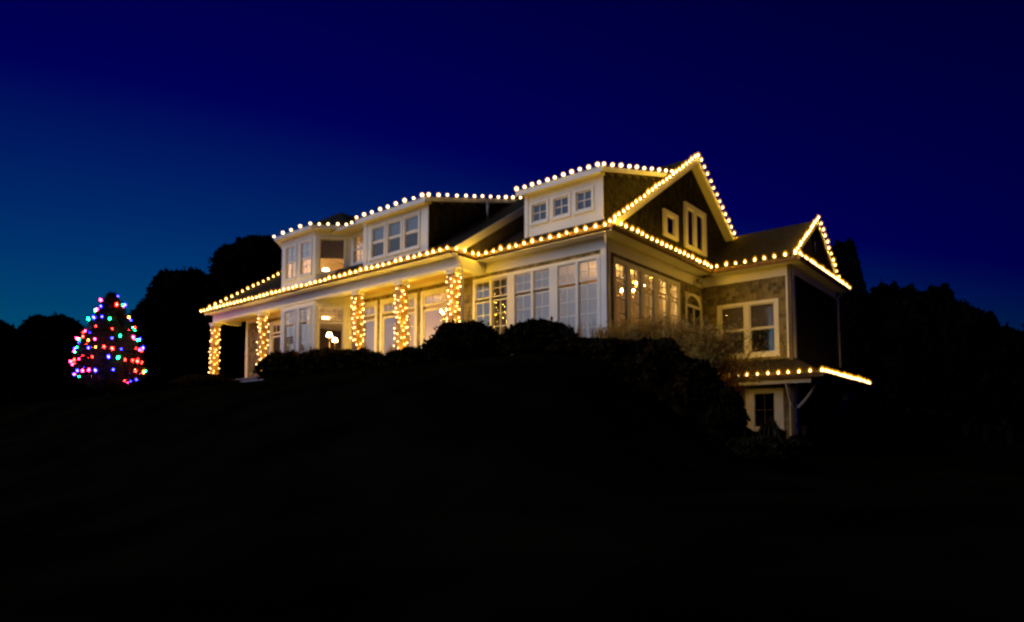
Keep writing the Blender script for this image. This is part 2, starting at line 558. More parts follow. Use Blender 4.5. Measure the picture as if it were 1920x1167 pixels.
# bay walls, two storeys
BAYW = [(-13.98, -13.30), (-12.95, -12.27)]
bl = [(a, b, FL + 0.45, 6.42) for a, b in BAYW]
bu = [(a, b, 7.72, 8.98) for a, b in BAYW]
mb = holed(MB(), F_bay, -14.3, -12.0, 3.0, 9.32, bl + bu)
CH = (0.16, 1.08)
cl = [(CH[0], CH[1], FL + 0.45, 6.42)]
cu = [(CH[0], CH[1], 7.72, 8.98)]
holed(mb, F_cham, 0.0, 1.30, 3.0, 9.32, cl + cu, t=0.10, w=-0.001)
mb.fbox(F_chaml, 0.0, 1.30, 3.0, 9.32, -0.10, -0.001)
mb.box(-11.20, -11.082, -0.25, 0.0, 3.0, 7.4)
mb.box(-15.215, -15.10, -0.25, 0.0, 3.0, 9.32)
obj('bay_wall', mb, 'white_paint', H, 'white painted two storey bay')
mb = holed(MB(), F_link, -11.08, -9.36, 7.2, 9.32, [(-10.86, -10.14, 8.02, 9.06)])
obj('wall', mb, 'white_paint', H, 'short white upper wall beside the bay')
D2 = [(-8.90, -8.23), (-8.03, -7.37), (-7.17, -6.50)]
mb = holed(MB(), F_d2, -9.36, -6.05, 7.2, 9.12, [(a, b, 7.74, 8.80) for a, b in D2])
obj('dormer_wall', mb, 'white_paint', H, 'white front of the wide dormer with three windows')
D3 = [(-2.82, -2.27), (-2.02, -1.47), (-1.21, -0.67)]
mb = holed(MB(), F_d3, -3.11, -0.31, 7.4, 9.0, [(a, b, 8.05, 8.60) for a, b in D3])
obj('dormer_wall', mb, 'white_paint', H, 'white front of the right dormer with three small windows')

# dormer cheeks
def proof(y): return 7.12 + S * (y + 1.55)
def mroof(y): return 7.11 + S * (y + 0.45)
for x0, x1, yf, top0, ye, rf, lab in ((-6.15, -6.05, -0.83, 9.12, 4.0, proof, 'dark shingled cheek of the wide dormer'), (-9.36, -9.26, -0.83, 9.12, 4.0, proof, None), (-0.41, -0.31, 0.47, 9.0, 4.6, mroof, 'dark shingled cheek of the right dormer'), (-3.11, -3.01, 0.47, 9.0, 4.6, mroof, None)):
    mb = MB()
    te = top0 + 0.26 * (ye - yf)
    pts = [(yf, rf(yf) - 0.2), (yf, top0), (ye, te), (ye, rf(ye) - 0.2)]
    mb.prism([(x0, y, z) for y, z in pts], [(x1, y, z) for y, z in pts])
    obj('dormer_cheek', mb, 'sheathing', H, lab)
    if lab:
        Fc = (lambda xx: (lambda a, z, w_: (xx + w_, a, z)))(x1)
        shingles(Fc, rf(yf), te, (lambda rf_, yf_, t0_: (lambda z: (max(yf_ - 0.1, yf_ + (z + 0.06 - t0_) / 0.26), (z - rf_(0)) / S)))(rf, yf, top0), [], bulk=BULK_SHADED)
obj('shingle_siding', BULK, 'cedar_shingle', H, 'weathered cedar shingles of the remaining walls', kind='stuff')
obj('shingle_siding', BULK_SHADED, 'dark_shingle', H, 'darker shingles of the gables and dormer sides', kind='stuff')

# ---- roofs
def roof_slab(mb, A, B, Cc, D, th=0.07, course=0.15):
    A, B, Cc, D = map(Vector, (A, B, Cc, D))
    n = (B - A).cross(D - A).normalized()
    if n.z < 0: n = -n
    rows = max(1, int(round(max((D - A).length, (Cc - B).length) / course)))
    top = []
    for i in range(rows):
        t0, t1 = i / rows, (i + 1) / rows
        a0, b0 = A.lerp(D, t0), B.lerp(Cc, t0)
        a1, b1 = A.lerp(D, t1), B.lerp(Cc, t1)
        e = n * 0.014
        mb.add([a0 + e, b0 + e, b1, a1, a0, b0], [(0, 1, 2, 3), (4, 5, 1, 0)])
    m = n * -th
    mb.add([A, B, Cc, D, A + m, B + m, Cc + m, D + m], [(7, 6, 5, 4), (0, 4, 5, 1), (1, 5, 6, 2), (2, 6, 7, 3), (3, 7, 4, 0)])
    return mb
def sl(mb, x0, x1, y0, y1, fn, th=0.07):
    return roof_slab(mb, (x0, y0, fn(y0)), (x1, y0, fn(y0)), (x1, y1, fn(y1)), (x0, y1, fn(y1)), th)
RD = 5.36
mb = MB()
sl(mb, -4.95, -3.06, -0.45, RD, mroof); sl(mb, -3.06, -0.36, -0.45, 0.40, mroof); sl(mb, -0.36, 0.28, -0.45, RD, mroof)
sl(mb, -3.06, -0.36, 4.2, RD, mroof)
roof_slab(mb, (0.28, 11.2, 7.11), (-4.95, 11.2, 7.11), (-4.95, RD, mroof(RD)), (0.28, RD, mroof(RD)))
obj('roof', mb, 'asphalt_roof', H, 'dark main roof ending in the right hand gable')
mb = MB()
PR = 4.25
sl(mb, -20.0, -15.2, -1.55, PR, proof); sl(mb, -15.2, -12.0, -1.55, -1.175, proof)
sl(mb, -12.0, -9.33, -1.55, -0.26, proof); sl(mb, -9.33, -6.08, -1.55, -0.955, proof); sl(mb, -6.08, -4.42, -1.55, PR, proof)
roof_slab(mb, (-4.42, 11.5, 6.18), (-20.0, 11.5, 6.18), (-20.0, PR, proof(PR)), (-4.42, PR, proof(PR)))
obj('roof', mb, 'asphalt_roof', H, 'dark roof that sweeps down over the porch')
d2f = lambda y: 9.16 + 0.26 * (y + 1.2)
d3f = lambda y: 9.05 + 0.26 * (y - 0.1)
obj('dormer_roof', sl(MB(), -9.45, -5.93, -1.2, 4.25, d2f), 'asphalt_roof', H, 'low sloped roof of the wide dormer')
obj('dormer_roof', sl(MB(), -3.22, -0.20, 0.1, 4.75, d3f), 'asphalt_roof', H, 'low sloped roof of the right dormer')
# bay hip roof
mb = MB()
ze = 9.42
PK = (-13.15, 0.75, 10.75)
A_, B_, C_, D_ = (-14.42, -1.43, ze), (-11.88, -1.43, ze), (-10.95, -0.50, ze), (-15.35, -0.50, ze)
E_, G_ = (-10.95, 2.6, ze), (-15.35, 2.6, ze)
PK2 = (-13.15, 4.2, 10.75)
mb.add([A_, B_, C_, D_, E_, G_, PK, PK2], [(0, 1, 6), (1, 2, 6), (3, 0, 6), (2, 4, 7, 6), (5, 3, 6, 7)])
dn = lambda p: (p[0], p[1], p[2] - 0.10)
ring = [D_, A_, B_, C_, E_, G_]
mb.prism([dn(p) for p in ring], [(p[0], p[1], p[2] - 0.003) for p in ring])
obj('bay_roof', mb, 'asphalt_roof', H, 'dark hipped roof on the bay')
mb = MB()
roof_slab(mb, (-10.95, -0.50, ze), (-9.40, -0.50, ze), (-9.40, 2.6, ze + 1.3), (-10.95, 2.6, ze + 1.3))
obj('roof', mb, 'asphalt_roof', H, 'short roof between bay and wide dormer')
mb = MB()
wf = lambda y: 7.11 + S * (y - 5.85)
WR = 8.85
roof_slab(mb, (0.0, 5.85, 7.11), (3.08, 5.85, 7.11), (3.08, WR, wf(WR)), (-1.0, WR, wf(WR)))
roof_slab(mb, (3.08, 11.85, 7.11), (-1.0, 11.85, 7.11), (-1.0, WR, wf(WR)), (3.08, WR, wf(WR)))
obj('roof', mb, 'asphalt_roof', H, 'dark roof of the right hand wing')
mb = MB()
roof_slab(mb, (0.46, -0.45, 7.11), (0.46, 5.85, 7.11), (0.0, 5.85, 7.40), (0.0, -0.2, 7.40), 0.05)
roof_slab(mb, (3.30, 5.85, 7.11), (3.30, 11.85, 7.11), (2.98, 11.6, 7.32), (2.98, 6.1, 7.32), 0.05)
obj('skirt_roof', mb, 'asphalt_roof', H, 'narrow sloped skirt under the gables')
mb = MB()
roof_slab(mb, (0.95, 5.35, 3.43), (4.0, 5.35, 3.43), (2.99, 6.24, 4.02), (0.02, 6.24, 4.02), 0.05)
roof_slab(mb, (4.0, 5.35, 3.43), (4.0, 11.35, 3.43), (2.99, 11.35, 4.02), (2.99, 6.24, 4.02), 0.05)
roof_slab(mb, (0.95, 1.5, 3.43), (0.95, 5.35, 3.43), (0.02, 6.24, 4.02), (0.02, 1.5, 4.02), 0.05)
obj('pent_roof', mb, 'asphalt_roof', H, 'low pent roof over the lower storey, lit along its edge')

# ---- eaves: gutter, soffit, frieze, rake boards
def gutter(p0, p1, out, name='gutter'):
    out = Vector((*out, 0)).normalized()
    prof = [(0, -0.11), (0.055, -0.11), (0.075, -0.085), (0.085, -0.03), (0.10, -0.02), (0.10, 0.0), (0.0, 0.0)]
    f = lambda p: [Vector(p) + out * a + Vector((0, 0, b)) for a, b in prof]
    return obj(name, MB().prism(f(p0), f(p1)), 'copper', H)
gutter((-20.0, -1.55, 7.155), (-4.42, -1.55, 7.155), (0, -1))
gutter((-4.42, -1.65, 7.15), (-4.42, -0.451, 7.15), (1, 0))
gutter((-4.31, -0.45, 7.145), (0.46, -0.45, 7.145), (0, -1))
gutter((0.46, -0.55, 7.10), (0.46, 5.75, 7.10), (1, 0))
gutter((0.57, 5.85, 7.10), (3.30, 5.85, 7.10), (0, -1))
gutter((3.30, 5.75, 7.10), (3.30, 11.9, 7.10), (1, 0))
gutter((0.95, 5.35, 3.42), (4.0, 5.35, 3.42), (0, -1))
gutter((4.0, 5.25, 3.42), (4.0, 11.35, 3.42), (1, 0))
gutter((0.95, 1.5, 3.42), (0.95, 5.24, 3.42), (1, 0))
for q_ in ((-20.0, -4.43, -1.549, -1.20, 6.985, 7.0), (-4.42, 0.455, -0.449, -0.001, 6.985, 6.999), (0.002, 0.455, 0.001, 5.85, 6.985, 6.998),
           (0.46, 3.29, 5.85, 6.249, 6.984, 6.997), (2.985, 3.29, 6.25, 11.85, 6.983, 6.996), (0.95, 3.99, 5.36, 6.245, 3.30, 3.318), (2.985, 3.99, 6.246, 11.35, 3.30, 3.317)):
    obj('soffit', MB().box(*q_), 'white_paint', H)
for F_, *q_ in ((F_front, -4.96, 0.03, 6.66, 6.984, 0.0, 0.035), (F_side, -0.0345, 6.21, 6.62, 6.983, 0.001, 0.035), (F_wing, 0.036, 3.01, 6.66, 6.982, 0.0, 0.035), (F_wside, 6.216, 11.4, 6.7, 6.981, 0.0, 0.034)):
    obj('frieze_board', MB().fbox(F_, *q_), 'white_paint', H)
mb = MB()
mb.fbox(F_front, -0.17, 0.028, 3.2, 6.659, 0.0, 0.028)
mb.fbox(F_side, -0.027, 0.17, 0.6, 6.619, 0.0285, 0.030) if False else mb.fbox(F_side, 0.001, 0.17, 0.6, 6.619, 0.0, 0.028)
obj('corner_board', mb, 'white_paint', H)
mb = MB()
mb.fbox(F_wing, 2.78, 3.008, 4.03, 6.659, 0.0, 0.028)
mb.fbox(F_wside, 6.2505, 6.42, 4.03, 6.699, 0.0, 0.028)
obj('corner_board', mb, 'white_paint', H)
mb = MB()
mb.fbox(F_wing, 2.80, 3.008, 0.9, 3.299, 0.0, 0.028)
mb.fbox(F_wside, 6.2505, 6.40, 0.9, 3.298, 0.0, 0.028)
obj('corner_board', mb, 'white_paint', H)
obj('corner_board', MB().box(-19.13, -18.95, -0.03, 0.0, 3.2, 6.8), 'white_paint', H)

def rake(x0, x1, y0, z0, y1, z1, h=0.20, name='rake_board'):
    mb = MB()
    mb.prism([(x0, y0, z0), (x0, y1, z1), (x0, y1, z1 - h), (x0, y0, z0 - h)], [(x1, y0, z0), (x1, y1, z1), (x1, y1, z1 - h), (x1, y0, z0 - h)])
    return obj(name, mb, 'white_paint', H)
ZR = mroof(RD)
rake(0.283, 0.315, -0.30, mroof(-0.30) + 0.0, RD, ZR, 0.20)
rake(0.283, 0.315, RD + 0.001, ZR, 9.2, ZR - S * (9.2 - RD), 0.20)
mb = MB()
mb.prism([(0.002, -0.1, mroof(-0.1) - 0.10), (0.28, -0.1, mroof(-0.1) - 0.10), (0.28, RD, ZR - 0.10), (0.002, RD, ZR - 0.10)], [(0.002, -0.1, mroof(-0.1) - 0.125), (0.28, -0.1, mroof(-0.1) - 0.125), (0.28, RD, ZR - 0.125), (0.002, RD, ZR - 0.125)])
mb.prism([(0.002, 9.2, ZR - S * (9.2 - RD) - 0.10), (0.28, 9.2, ZR - S * (9.2 - RD) - 0.10), (0.28, RD, ZR - 0.10), (0.002, RD, ZR - 0.10)], [(0.002, 9.2, ZR - S * (9.2 - RD) - 0.125), (0.28, 9.2, ZR - S * (9.2 - RD) - 0.125), (0.28, RD, ZR - 0.125), (0.002, RD, ZR - 0.125)])
obj('rake_soffit', mb, 'white_paint', H)
rake(3.083, 3.11, 5.90, wf(5.90), WR, wf(WR), 0.17)
rake(3.083, 3.11, WR + 0.001, wf(WR), 11.8, wf(WR) - S * (11.8 - WR), 0.17)
rake(-4.417, -4.385, -1.50, proof(-1.50), PR, proof(PR), 0.27)
rake(-20.03, -20.003, -1.50, proof(-1.50), PR, proof(PR), 0.22)
# little wall that closes the step between porch roof and main roof
mb = MB()
mb.prism([(-4.95, y, z) for y, z in ((-0.45, 7.0), (-0.45, 7.60), (PR, 10.7), (PR, 9.9))], [(-4.45, y, z) for y, z in ((-0.45, 7.0), (-0.45, 7.60), (PR, 10.7), (PR, 9.9))])
obj('roof_step_wall', mb, 'sheathing', H)
def fascia(p0, p1, h=0.16, t=0.03, out=(0, -1)):
    o = Vector((*out, 0)).normalized() * t
    p0, p1, k = Vector(p0), Vector(p1), Vector((0, 0, -h))
    return obj('fascia', MB().prism([p0, p1, p1 + k, p0 + k], [p0 + o, p1 + o, p1 + k + o, p0 + k + o]), 'white_paint', H)
fascia((-9.47, -1.203, d2f(-1.2)), (-5.90, -1.203, d2f(-1.2)))
fascia((-3.24, 0.097, d3f(0.1)), (-0.17, 0.097, d3f(0.1)))
rake(-5.927, -5.90, -1.2, d2f(-1.2), 4.0, d2f(4.0), 0.15)
rake(-0.197, -0.17, 0.1, d3f(0.1), 4.6, d3f(4.6), 0.15)
fascia((-14.42, -1.434, ze), (-11.86, -1.434, ze), 0.13)
fascia((-11.88 + 0.004, -1.434, ze), (-10.93, -0.484, ze), 0.13, 0.03, (q, -q))
fascia((-10.92, -0.504, ze), (-9.37, -0.504, ze), 0.13)
obj('soffit', MB().prism([(p[0], p[1], 9.318) for p in (D_, A_, B_, C_)], [(p[0], p[1], 9.30) for p in (D_, A_, B_, C_)]), 'white_paint', H)
for q_ in ((-10.94, -9.37, -0.49, -0.255, 9.30, 9.317), (-9.36, -6.05, -1.19, -0.953, d2f(-1.2) - 0.12, d2f(-1.2) - 0.10), (-3.11, -0.31, 0.11, 0.345, d3f(0.1) - 0.12, d3f(0.1) - 0.10)):
    obj('soffit', MB().box(*q_), 'white_paint', H)
# trim boards on the painted fronts
for F_, *q_ in ((F_d2, -9.36, -9.17, 7.3, 9.05, 0.0, 0.025), (F_d2, -6.24, -6.03, 7.3, 9.05, 0.0, 0.025), (F_d3, -3.11, -2.98, 7.5, 8.93, 0.0, 0.025), (F_d3, -0.44, -0.29, 7.5, 8.93, 0.0, 0.025)):
    obj('corner_board', MB().fbox(F_, *q_), 'white_paint', H)
for F_, *q_ in ((F_bay, -14.3, -12.0, 9.12, 9.299, 0.0, 0.025), (F_cham, 0.0, 1.29, 9.12, 9.298, 0.0, 0.024), (F_bay, -14.3, -12.0, 7.30, 7.46, 0.0, 0.022), (F_cham, 0.0, 1.29, 7.30, 7.46, 0.0, 0.021)):
    obj('frieze_board', MB().fbox(F_, *q_), 'white_paint', H)
obj('ridge_cap', MB().tube([(-20, PR, proof(PR) + 0.01), (-4.45, PR, proof(PR) + 0.01)], 0.05, 6), 'asphalt_roof', H)
obj('ridge_cap', MB().tube([(-4.9, RD, ZR + 0.01), (0.27, RD, ZR + 0.01)], 0.05, 6), 'asphalt_roof', H)

# ---- windows
for i, (a, b) in enumerate(PANEL):
    nxt = 0.14 if i in (1, 3) else 0.04
    prv = 0.14 if i in (2, 4) else 0.04
    cs = (0.08 if i == 0 else prv - 0.0005, 0.10 if i == 5 else nxt - 0.0005, 0.08, 0.10)
    window(F_front, a, b, 4.12, 6.44, [(0.0, 0.72, 2, 4), (0.755, 1.0, 2, 2)], casings=cs, sill=False)
for i, (a, b) in enumerate(SIDE):
    pv = (SIDE[i][0] - SIDE[i - 1][1]) / 2 if i else 0.12
    nx_ = (SIDE[i + 1][0] - SIDE[i][1]) / 2 if i < 4 else 0.14
    window(F_side, a, b, 4.12, 6.40, [(0.0, 0.76, 2, 4), (0.80, 1.0, 2, 2)], casings=(pv - 0.0005, nx_ - 0.0005, 0.08, 0.11), sill=False)
for i, (a, b) in enumerate(DOORS):
    cs = {0: (0.12, 0.12), 1: (0.11, 0.0395), 2: (0.0395, 0.11), 3: (0.11, 0.12)}[i]
    d = window(F_front, a, b, FL + 0.1, 6.40, [(0.0, 0.775, 1, 1), (0.82, 1.0, 3, 1)], casings=(cs[0], cs[1], 0.09, 0.11), sill=False, sash=0.075, label=('glazed porch door with a transom above' if i else 'tall porch window beside the bay'))
    if i:
        k = 'door_handle'
        uu = b - 0.04 if i in (1, 3) else a + 0.04
        obj(k, MB().fbox(F_front, uu - 0.01, uu + 0.01, 4.95, 5.15, -0.012, 0.012).fbox(F_front, uu - 0.01, uu + 0.07, 5.03, 5.055, 0.013, 0.03), 'brass', d)
for i, (a, b) in enumerate(LEFTW):
    window(F_front, a, b, FL + 0.1, 6.40, [(0.0, 0.775, 1, 1), (0.82, 1.0, 3, 1)], casings=(0.11 if i == 0 else 0.0495, 0.0495 if i == 0 else 0.11, 0.09, 0.11), sill=False, sash=0.06)
for (a, b) in BAYW:
    window(F_bay, a, b, FL + 0.45, 6.42, [(0.0, 0.70, 2, 4), (0.74, 1.0, 3, 2)], casing=0.06)
    window(F_bay, a, b, 7.72, 8.98, [(0.0, 0.5, 2, 2), (0.5, 1.0, 2, 2)], casing=0.06)
window(F_cham, CH[0], CH[1], FL + 0.45, 6.42, [(0.0, 0.70, 1, 1), (0.74, 1.0, 4, 2)], casing=0.07)
window(F_cham, CH[0], CH[1], 7.72, 8.98, [(0.0, 1.0, 1, 1)], casing=0.07)
window(F_link, -10.86, -10.14, 8.02, 9.06, [(0.0, 0.5, 2, 2), (0.5, 1.0, 2, 2)], casing=0.06)
for (a, b) in D2:
    window(F_d2, a, b, 7.74, 8.80, [(0.0, 0.5, 1, 1), (0.5, 1.0, 1, 1)], casing=0.07, glass='glass_clear')
for (a, b) in D3:
    window(F_d3, a, b, 8.05, 8.60, [(0.0, 1.0, 2, 2)], casing=0.07, glass='glass_clear')
for i, (a, b) in enumerate(WW):
    window(F_wing, a, b, 4.26, 5.86, [(0.0, 0.5, 1, 1), (0.5, 1.0, 1, 1)], casings=(0.12 if i == 0 else 0.0795, 0.0795 if i == 0 else 0.12, 0.12, 0.10), glass='glass_clear')
window(F_wing, LOWW[0], LOWW[1], LOWW[2], LOWW[3], [(0.0, 1.0, 2, 2)], casings=(0.28, 0.28, 0.1, 0.14), glass='glass_clear', sash=0.02, bars='sheathing')
# gable windows: shallow boxes on the wall, a dark board put in for the unlit attic
for (a, b, c_, d_), cs in zip(GWIN, ((0.19, 0.21, 0.10, 0.14), (0.19, 0.0895, 0.12, 0.16), (0.0895, 0.21, 0.12, 0.16))):
    Fg = lambda u, z, w_: (w_ + 0.055, u, z)
    wdw = window(Fg, a, b, c_, d_, [(0.0, 1.0, 1, 1)], casings=cs, sill=False)
    obj('attic_blind', MB().fbox(Fg, a, b, c_, d_, -0.053, -0.048), 'dark_metal', wdw)
# gable louvres
for F, u, z0, z1, hw in ((F_side, 5.98, 10.02, 10.30, 0.0), (F_wside, 8.77, 7.95, 8.30, 0.11)):
    if hw == 0: continue
    mb = MB()
    for k in range(6):
        zz = z0 + k * 0.06
        mb.fbox(F, u - hw, u + hw, zz, zz + 0.03, 0.0, 0.04)
    obj('louvre', mb, 'dark_metal', H)
mb = MB()
for k in range(5): mb.fbox(F_side, 5.27, 5.45, 9.95 + k * 0.07, 9.985 + k * 0.07, 0.0, 0.045)
obj('louvre', mb, 'dark_metal', H)
# arched window beside the corner
def arch_ring(u0, u1, z0, zs, w, n=14):
    c, r = (u0 + u1) / 2, (u1 - u0) / 2
    pts = [(u0, z0), (u0, zs)]
    pts += [(c - r * math.cos(math.pi * k / n), zs + 0.62 * r * math.sin(math.pi * k / n)) for k in range(1, n)]
    pts += [(u1, zs), (u1, z0)]
    return [F_side(u, z, w) for u, z in pts]
mb = MB()
for (ia, ib) in ((0.0, 0.12),):
    o0, o1 = arch_ring(4.84, 6.12, 4.6, 5.92, 0.0), arch_ring(4.84, 6.12, 4.6, 5.92, 0.035)
    i0, i1 = arch_ring(4.96, 6.00, 4.72, 5.92, 0.0), arch_ring(4.96, 6.00, 4.72, 5.92, 0.035)
    n = len(o0)
    mb.add(o0 + o1 + i0 + i1, [(n + k, n + (k + 1) % n, 3 * n + (k + 1) % n, 3 * n + k) for k in range(n)] + [(k, (k + 1) % n, n + (k + 1) % n, n + k) for k in range(n)] + [(3 * n + k, 3 * n + (k + 1) % n, 2 * n + (k + 1) % n, 2 * n + k) for k in range(n)])
mb.fbox(F_side, 4.96, 6.0, 5.84, 5.92, 0.0, 0.033)
mb.fbox(F_side, 5.44, 5.52, 4.72, 5.839, 0.0, 0.032)
aw = obj('window', mb, 'white_paint', H, 'arched window near the inner corner')
obj('pane', MB().add(arch_ring(4.96, 6.0, 5.90, 5.92, 0.012), [tuple(range(17))]), 'glass', aw)
for a, b in ((4.96, 5.44), (5.52, 6.0)):
    obj('pane', MB().add([F_side(a, 4.72, 0.012), F_side(b, 4.72, 0.012), F_side(b, 5.84, 0.012), F_side(a, 5.84, 0.012)], [(0, 1, 2, 3)]), 'glass', aw)
obj('blind', MB().add(arch_ring(4.96, 6.0, 4.72, 5.92, 0.004), [tuple(range(17))]), 'dark_metal', aw)

# ---- porch: floor, ceiling, beam, columns
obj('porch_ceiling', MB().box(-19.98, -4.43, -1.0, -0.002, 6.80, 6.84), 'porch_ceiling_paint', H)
mb = MB()
mb.box(-19.9, -4.40, -1.20, -0.90, 6.64, 6.984)
mb.box(-19.9, -19.6, -0.899, -0.001, 6.64, 6.983)
mb.box(-4.70, -4.401, -0.899, -0.001, 6.64, 6.982)
obj('porch_beam', mb, 'white_paint', H)
mb = MB().box(-19.9, -4.3, -1.35, -0.001, 3.2, FL - 0.05)
obj('porch_base', mb, 'granite', H)
k = -19.9
while k < -4.4:
    obj('paving_slab', MB().box(k + 0.004, min(k + 0.9, -4.3) - 0.004, -1.40, -0.002, FL - 0.048, FL), 'bluestone', H)
    k += 0.9
COLS = [-19.95, -15.85, -9.52, -7.20, -4.78]
colm = None
for x in COLS:
    mb = MB()
    mb.box(x - 0.14, x + 0.14, -1.19, -0.91, FL + 0.18, 6.5)
    c = obj('column', mb, 'stained_cedar', H)
    obj('column_base', MB().box(x - 0.175, x + 0.175, -1.225, -0.875, FL, FL + 0.179), 'stained_cedar', c)
    obj('capital', MB().box(x - 0.17, x + 0.17, -1.22, -0.88, 6.501, 6.60).box(x - 0.20, x + 0.20, -1.25, -0.85, 6.601, 6.639), 'white_paint', c)

# ---- pent roof beam and brackets
obj('beam', MB().box(1.15, 3.66, 5.50, 5.62, 3.17, 3.299), 'white_paint', H)
def bracket(p0, p1, bulge, wd):
    p0, p1 = Vector(p0), Vector(p1)
    pts = []
    for i in range(9):
        t = i / 8
        p = p0.lerp(p1, t) + Vector(bulge) * math.sin(math.pi * t)
        pts.append(p)
    return MB().tube(pts, wd, 4)
obj('bracket', bracket((3.06, 6.2, 2.45), (3.66, 6.2, 3.26), (0.03, 0, -0.04), 0.038), 'white_paint', H)
obj('bracket', bracket((2.92, 6.16, 2.5), (2.92, 5.56, 3.2), (0, -0.03, -0.04), 0.038), 'white_paint', H)
obj('bracket', bracket((3.05, 10.9, 2.45), (3.66, 10.9, 3.26), (0.03, 0, -0.04), 0.038), 'white_paint', H)

# ---- downspouts, vent pipe
def spout(pts, r=0.04): return obj('downspout', MB().tube(pts, r, 8), 'white_paint', H, smooth=True)
spout([(-4.33, -1.45, 7.0), (-4.33, -1.40, 6.9), (-4.345, -1.12, 6.7), (-4.345, -1.12, 4.0)], 0.035)
spout([(0.22, -0.42, 7.0), (0.22, -0.40, 6.9), (0.075, -0.06, 6.6), (0.075, -0.06, 3.4)])
spout([(3.20, 11.7, 7.0), (3.08, 11.35, 6.7), (3.08, 11.35, 4.1)])
obj('vent_pipe', MB().tube([(-6.62, 2.2, 9.4), (-6.62, 2.2, 9.6)], 0.05, 8), 'zinc', H) if False else None
obj('vent_pipe', MB().tube([(-5.55, 1.35, 8.9), (-5.55, 1.35, 9.62)], 0.045, 8), 'zinc', H, smooth=True)

# ---- rooms behind the glass
mb = MB()
mb.box(-5.2, -0.125, 0.125, 6.6, FL - 0.1, FL)
mb.box(-18.95, -5.3, 0.125, 5.0, FL - 0.1, FL)
mb.box(-15.0, -11.2, -1.04, 0.124, FL - 0.1, FL - 0.001)
obj('room_floor', mb, 'room_floor', H)
mb = MB()
mb.box(-5.2, -0.125, 0.125, 6.6, 6.90, 6.98)
mb.box(-18.95, -5.3, 0.125, 5.0, 6.90, 6.98)
mb.box(-15.0, -11.2, -1.04, 0.124, 6.80, 6.979)
mb.box(-15.0, -9.4, -0.80, 2.5, 9.20, 9.27)
obj('room_ceiling', mb, 'room_white', H)
mb = MB()
mb.box(-5.299, -5.201, 0.125, 6.6, FL, 6.9)
mb.box(-5.2, -0.125, 6.601, 6.7, FL, 6.9)
mb.box(-18.95, -5.3, 5.001, 5.1, FL, 6.9)
mb.box(-11.1, -11.0, 2.4, 5.0, FL, 6.9)
mb.box(-15.0, -9.4, 2.501, 2.6, 7.3, 9.2)
mb.box(-15.08, -15.0, -0.2, 2.5, 7.3, 9.2)
mb.box(-9.355, -9.30, -0.2, 2.5, 7.3, 9.2)
mb.box(-15.0, -9.4, -0.95, 2.5, 7.22, 7.3)
obj('room_wall', mb, 'room_paint', H)
mb = MB()       # unlit rooms behind dormers, wing and lower storey; shade and pane blue in wall colour
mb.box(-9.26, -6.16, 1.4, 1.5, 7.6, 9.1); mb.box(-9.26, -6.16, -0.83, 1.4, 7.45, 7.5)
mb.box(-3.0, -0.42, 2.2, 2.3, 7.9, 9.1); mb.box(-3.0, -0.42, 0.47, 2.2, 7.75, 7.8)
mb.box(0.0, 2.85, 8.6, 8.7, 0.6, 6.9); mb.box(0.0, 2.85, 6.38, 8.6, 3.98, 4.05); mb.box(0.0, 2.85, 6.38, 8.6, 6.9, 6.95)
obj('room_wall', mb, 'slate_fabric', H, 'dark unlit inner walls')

# ------------------------------------------------------------------ things in the rooms
def curtain(F, u0, u1, z0, z1, w, label, mat='sheer_fabric', folds=9, amp=0.03):
    mb = MB()
    n = folds * 6
    top, bot = [], []
    for i in range(n + 1):
        t = i / n
        u = u0 + (u1 - u0) * t
        d = w + amp * math.sin(t * folds * 2 * math.pi) + random.uniform(-0.004, 0.004)
        top.append(F(u, z1, w + (d - w) * 0.6)); bot.append(F(u + random.uniform(-0.004, 0.004), z0, d))
    m = n + 1
    mb.add(top + bot, [(i, i + 1, m + i + 1, m + i) for i in range(n)])
    o = obj('curtain', mb, mat, smooth=True)
    return tag(o, label, 'curtain', 'curtains behind the front windows')
for i, nm in ((0, 'first'), (1, 'second'), (2, 'third'), (3, 'fourth'), (4, 'fifth'), (5, 'sixth')):
    a, b = PANEL[i]
    curtain(F_front, a - 0.03, b + 0.03, FL + 0.05, 5.80 if i > 3 else 6.42, -0.20, f'{"slate blue" if i < 2 else "pale sheer"} curtain behind the {nm} tall front window from the porch', mat='slate_fabric' if i < 2 else 'sheer_fabric')  # first two are added, blue of reflected sky put into the cloth
for (a, b), nm in zip(BAYW, ('left', 'right')):
    curtain(F_bay, a - 0.03, b + 0.03, FL + 0.2, 5.85, -0.18, f'pale curtain in the {nm} ground floor front window of the bay', folds=7)
def shade(F, u0, u1, z0, z1, w, label, mat='shade_fabric'):
    mb = MB()
    mb.fbox(F, u0, u1, z0, z1, w - 0.004, w)
    mb.fbox(F, u0, u1, z0 - 0.03, z0 - 0.0005, w - 0.012, w + 0.008)
    r0 = F(u0, z1 + 0.02, w - 0.02); r1 = F(u1, z1 + 0.02, w - 0.02)
    mb.tube([r0, r1], 0.025, 8)
    return tag(obj('roller_shade', mb, mat), label, 'window shade', 'roller shades')
shade(F_bay, -13.97, -13.31, 8.36, 8.93, -0.075, 'half drawn shade in the upper left window of the bay')
shade(F_bay, -12.94, -12.28, 8.32, 8.93, -0.075, 'half drawn shade in the upper window beside the corner of the bay')
shade(F_cham, CH[0] + 0.01, CH[1] - 0.01, 8.28, 8.93, -0.075, 'wide tan shade in the angled upper window of the bay', 'linen_shade')
for (a, b), nm in zip(D2, ('left', 'middle', 'right')):
    shade(F_d2, a + 0.01, b - 0.01, 8.26, 8.76, -0.075, f'pale shade in the {nm} window of the wide dormer')
fabric('navy_shade', (0.055, 0.13, 0.27), (0.1, 0.15, 0.25), 0.1)  # blue of sky reflected in the panes, painted on added panels
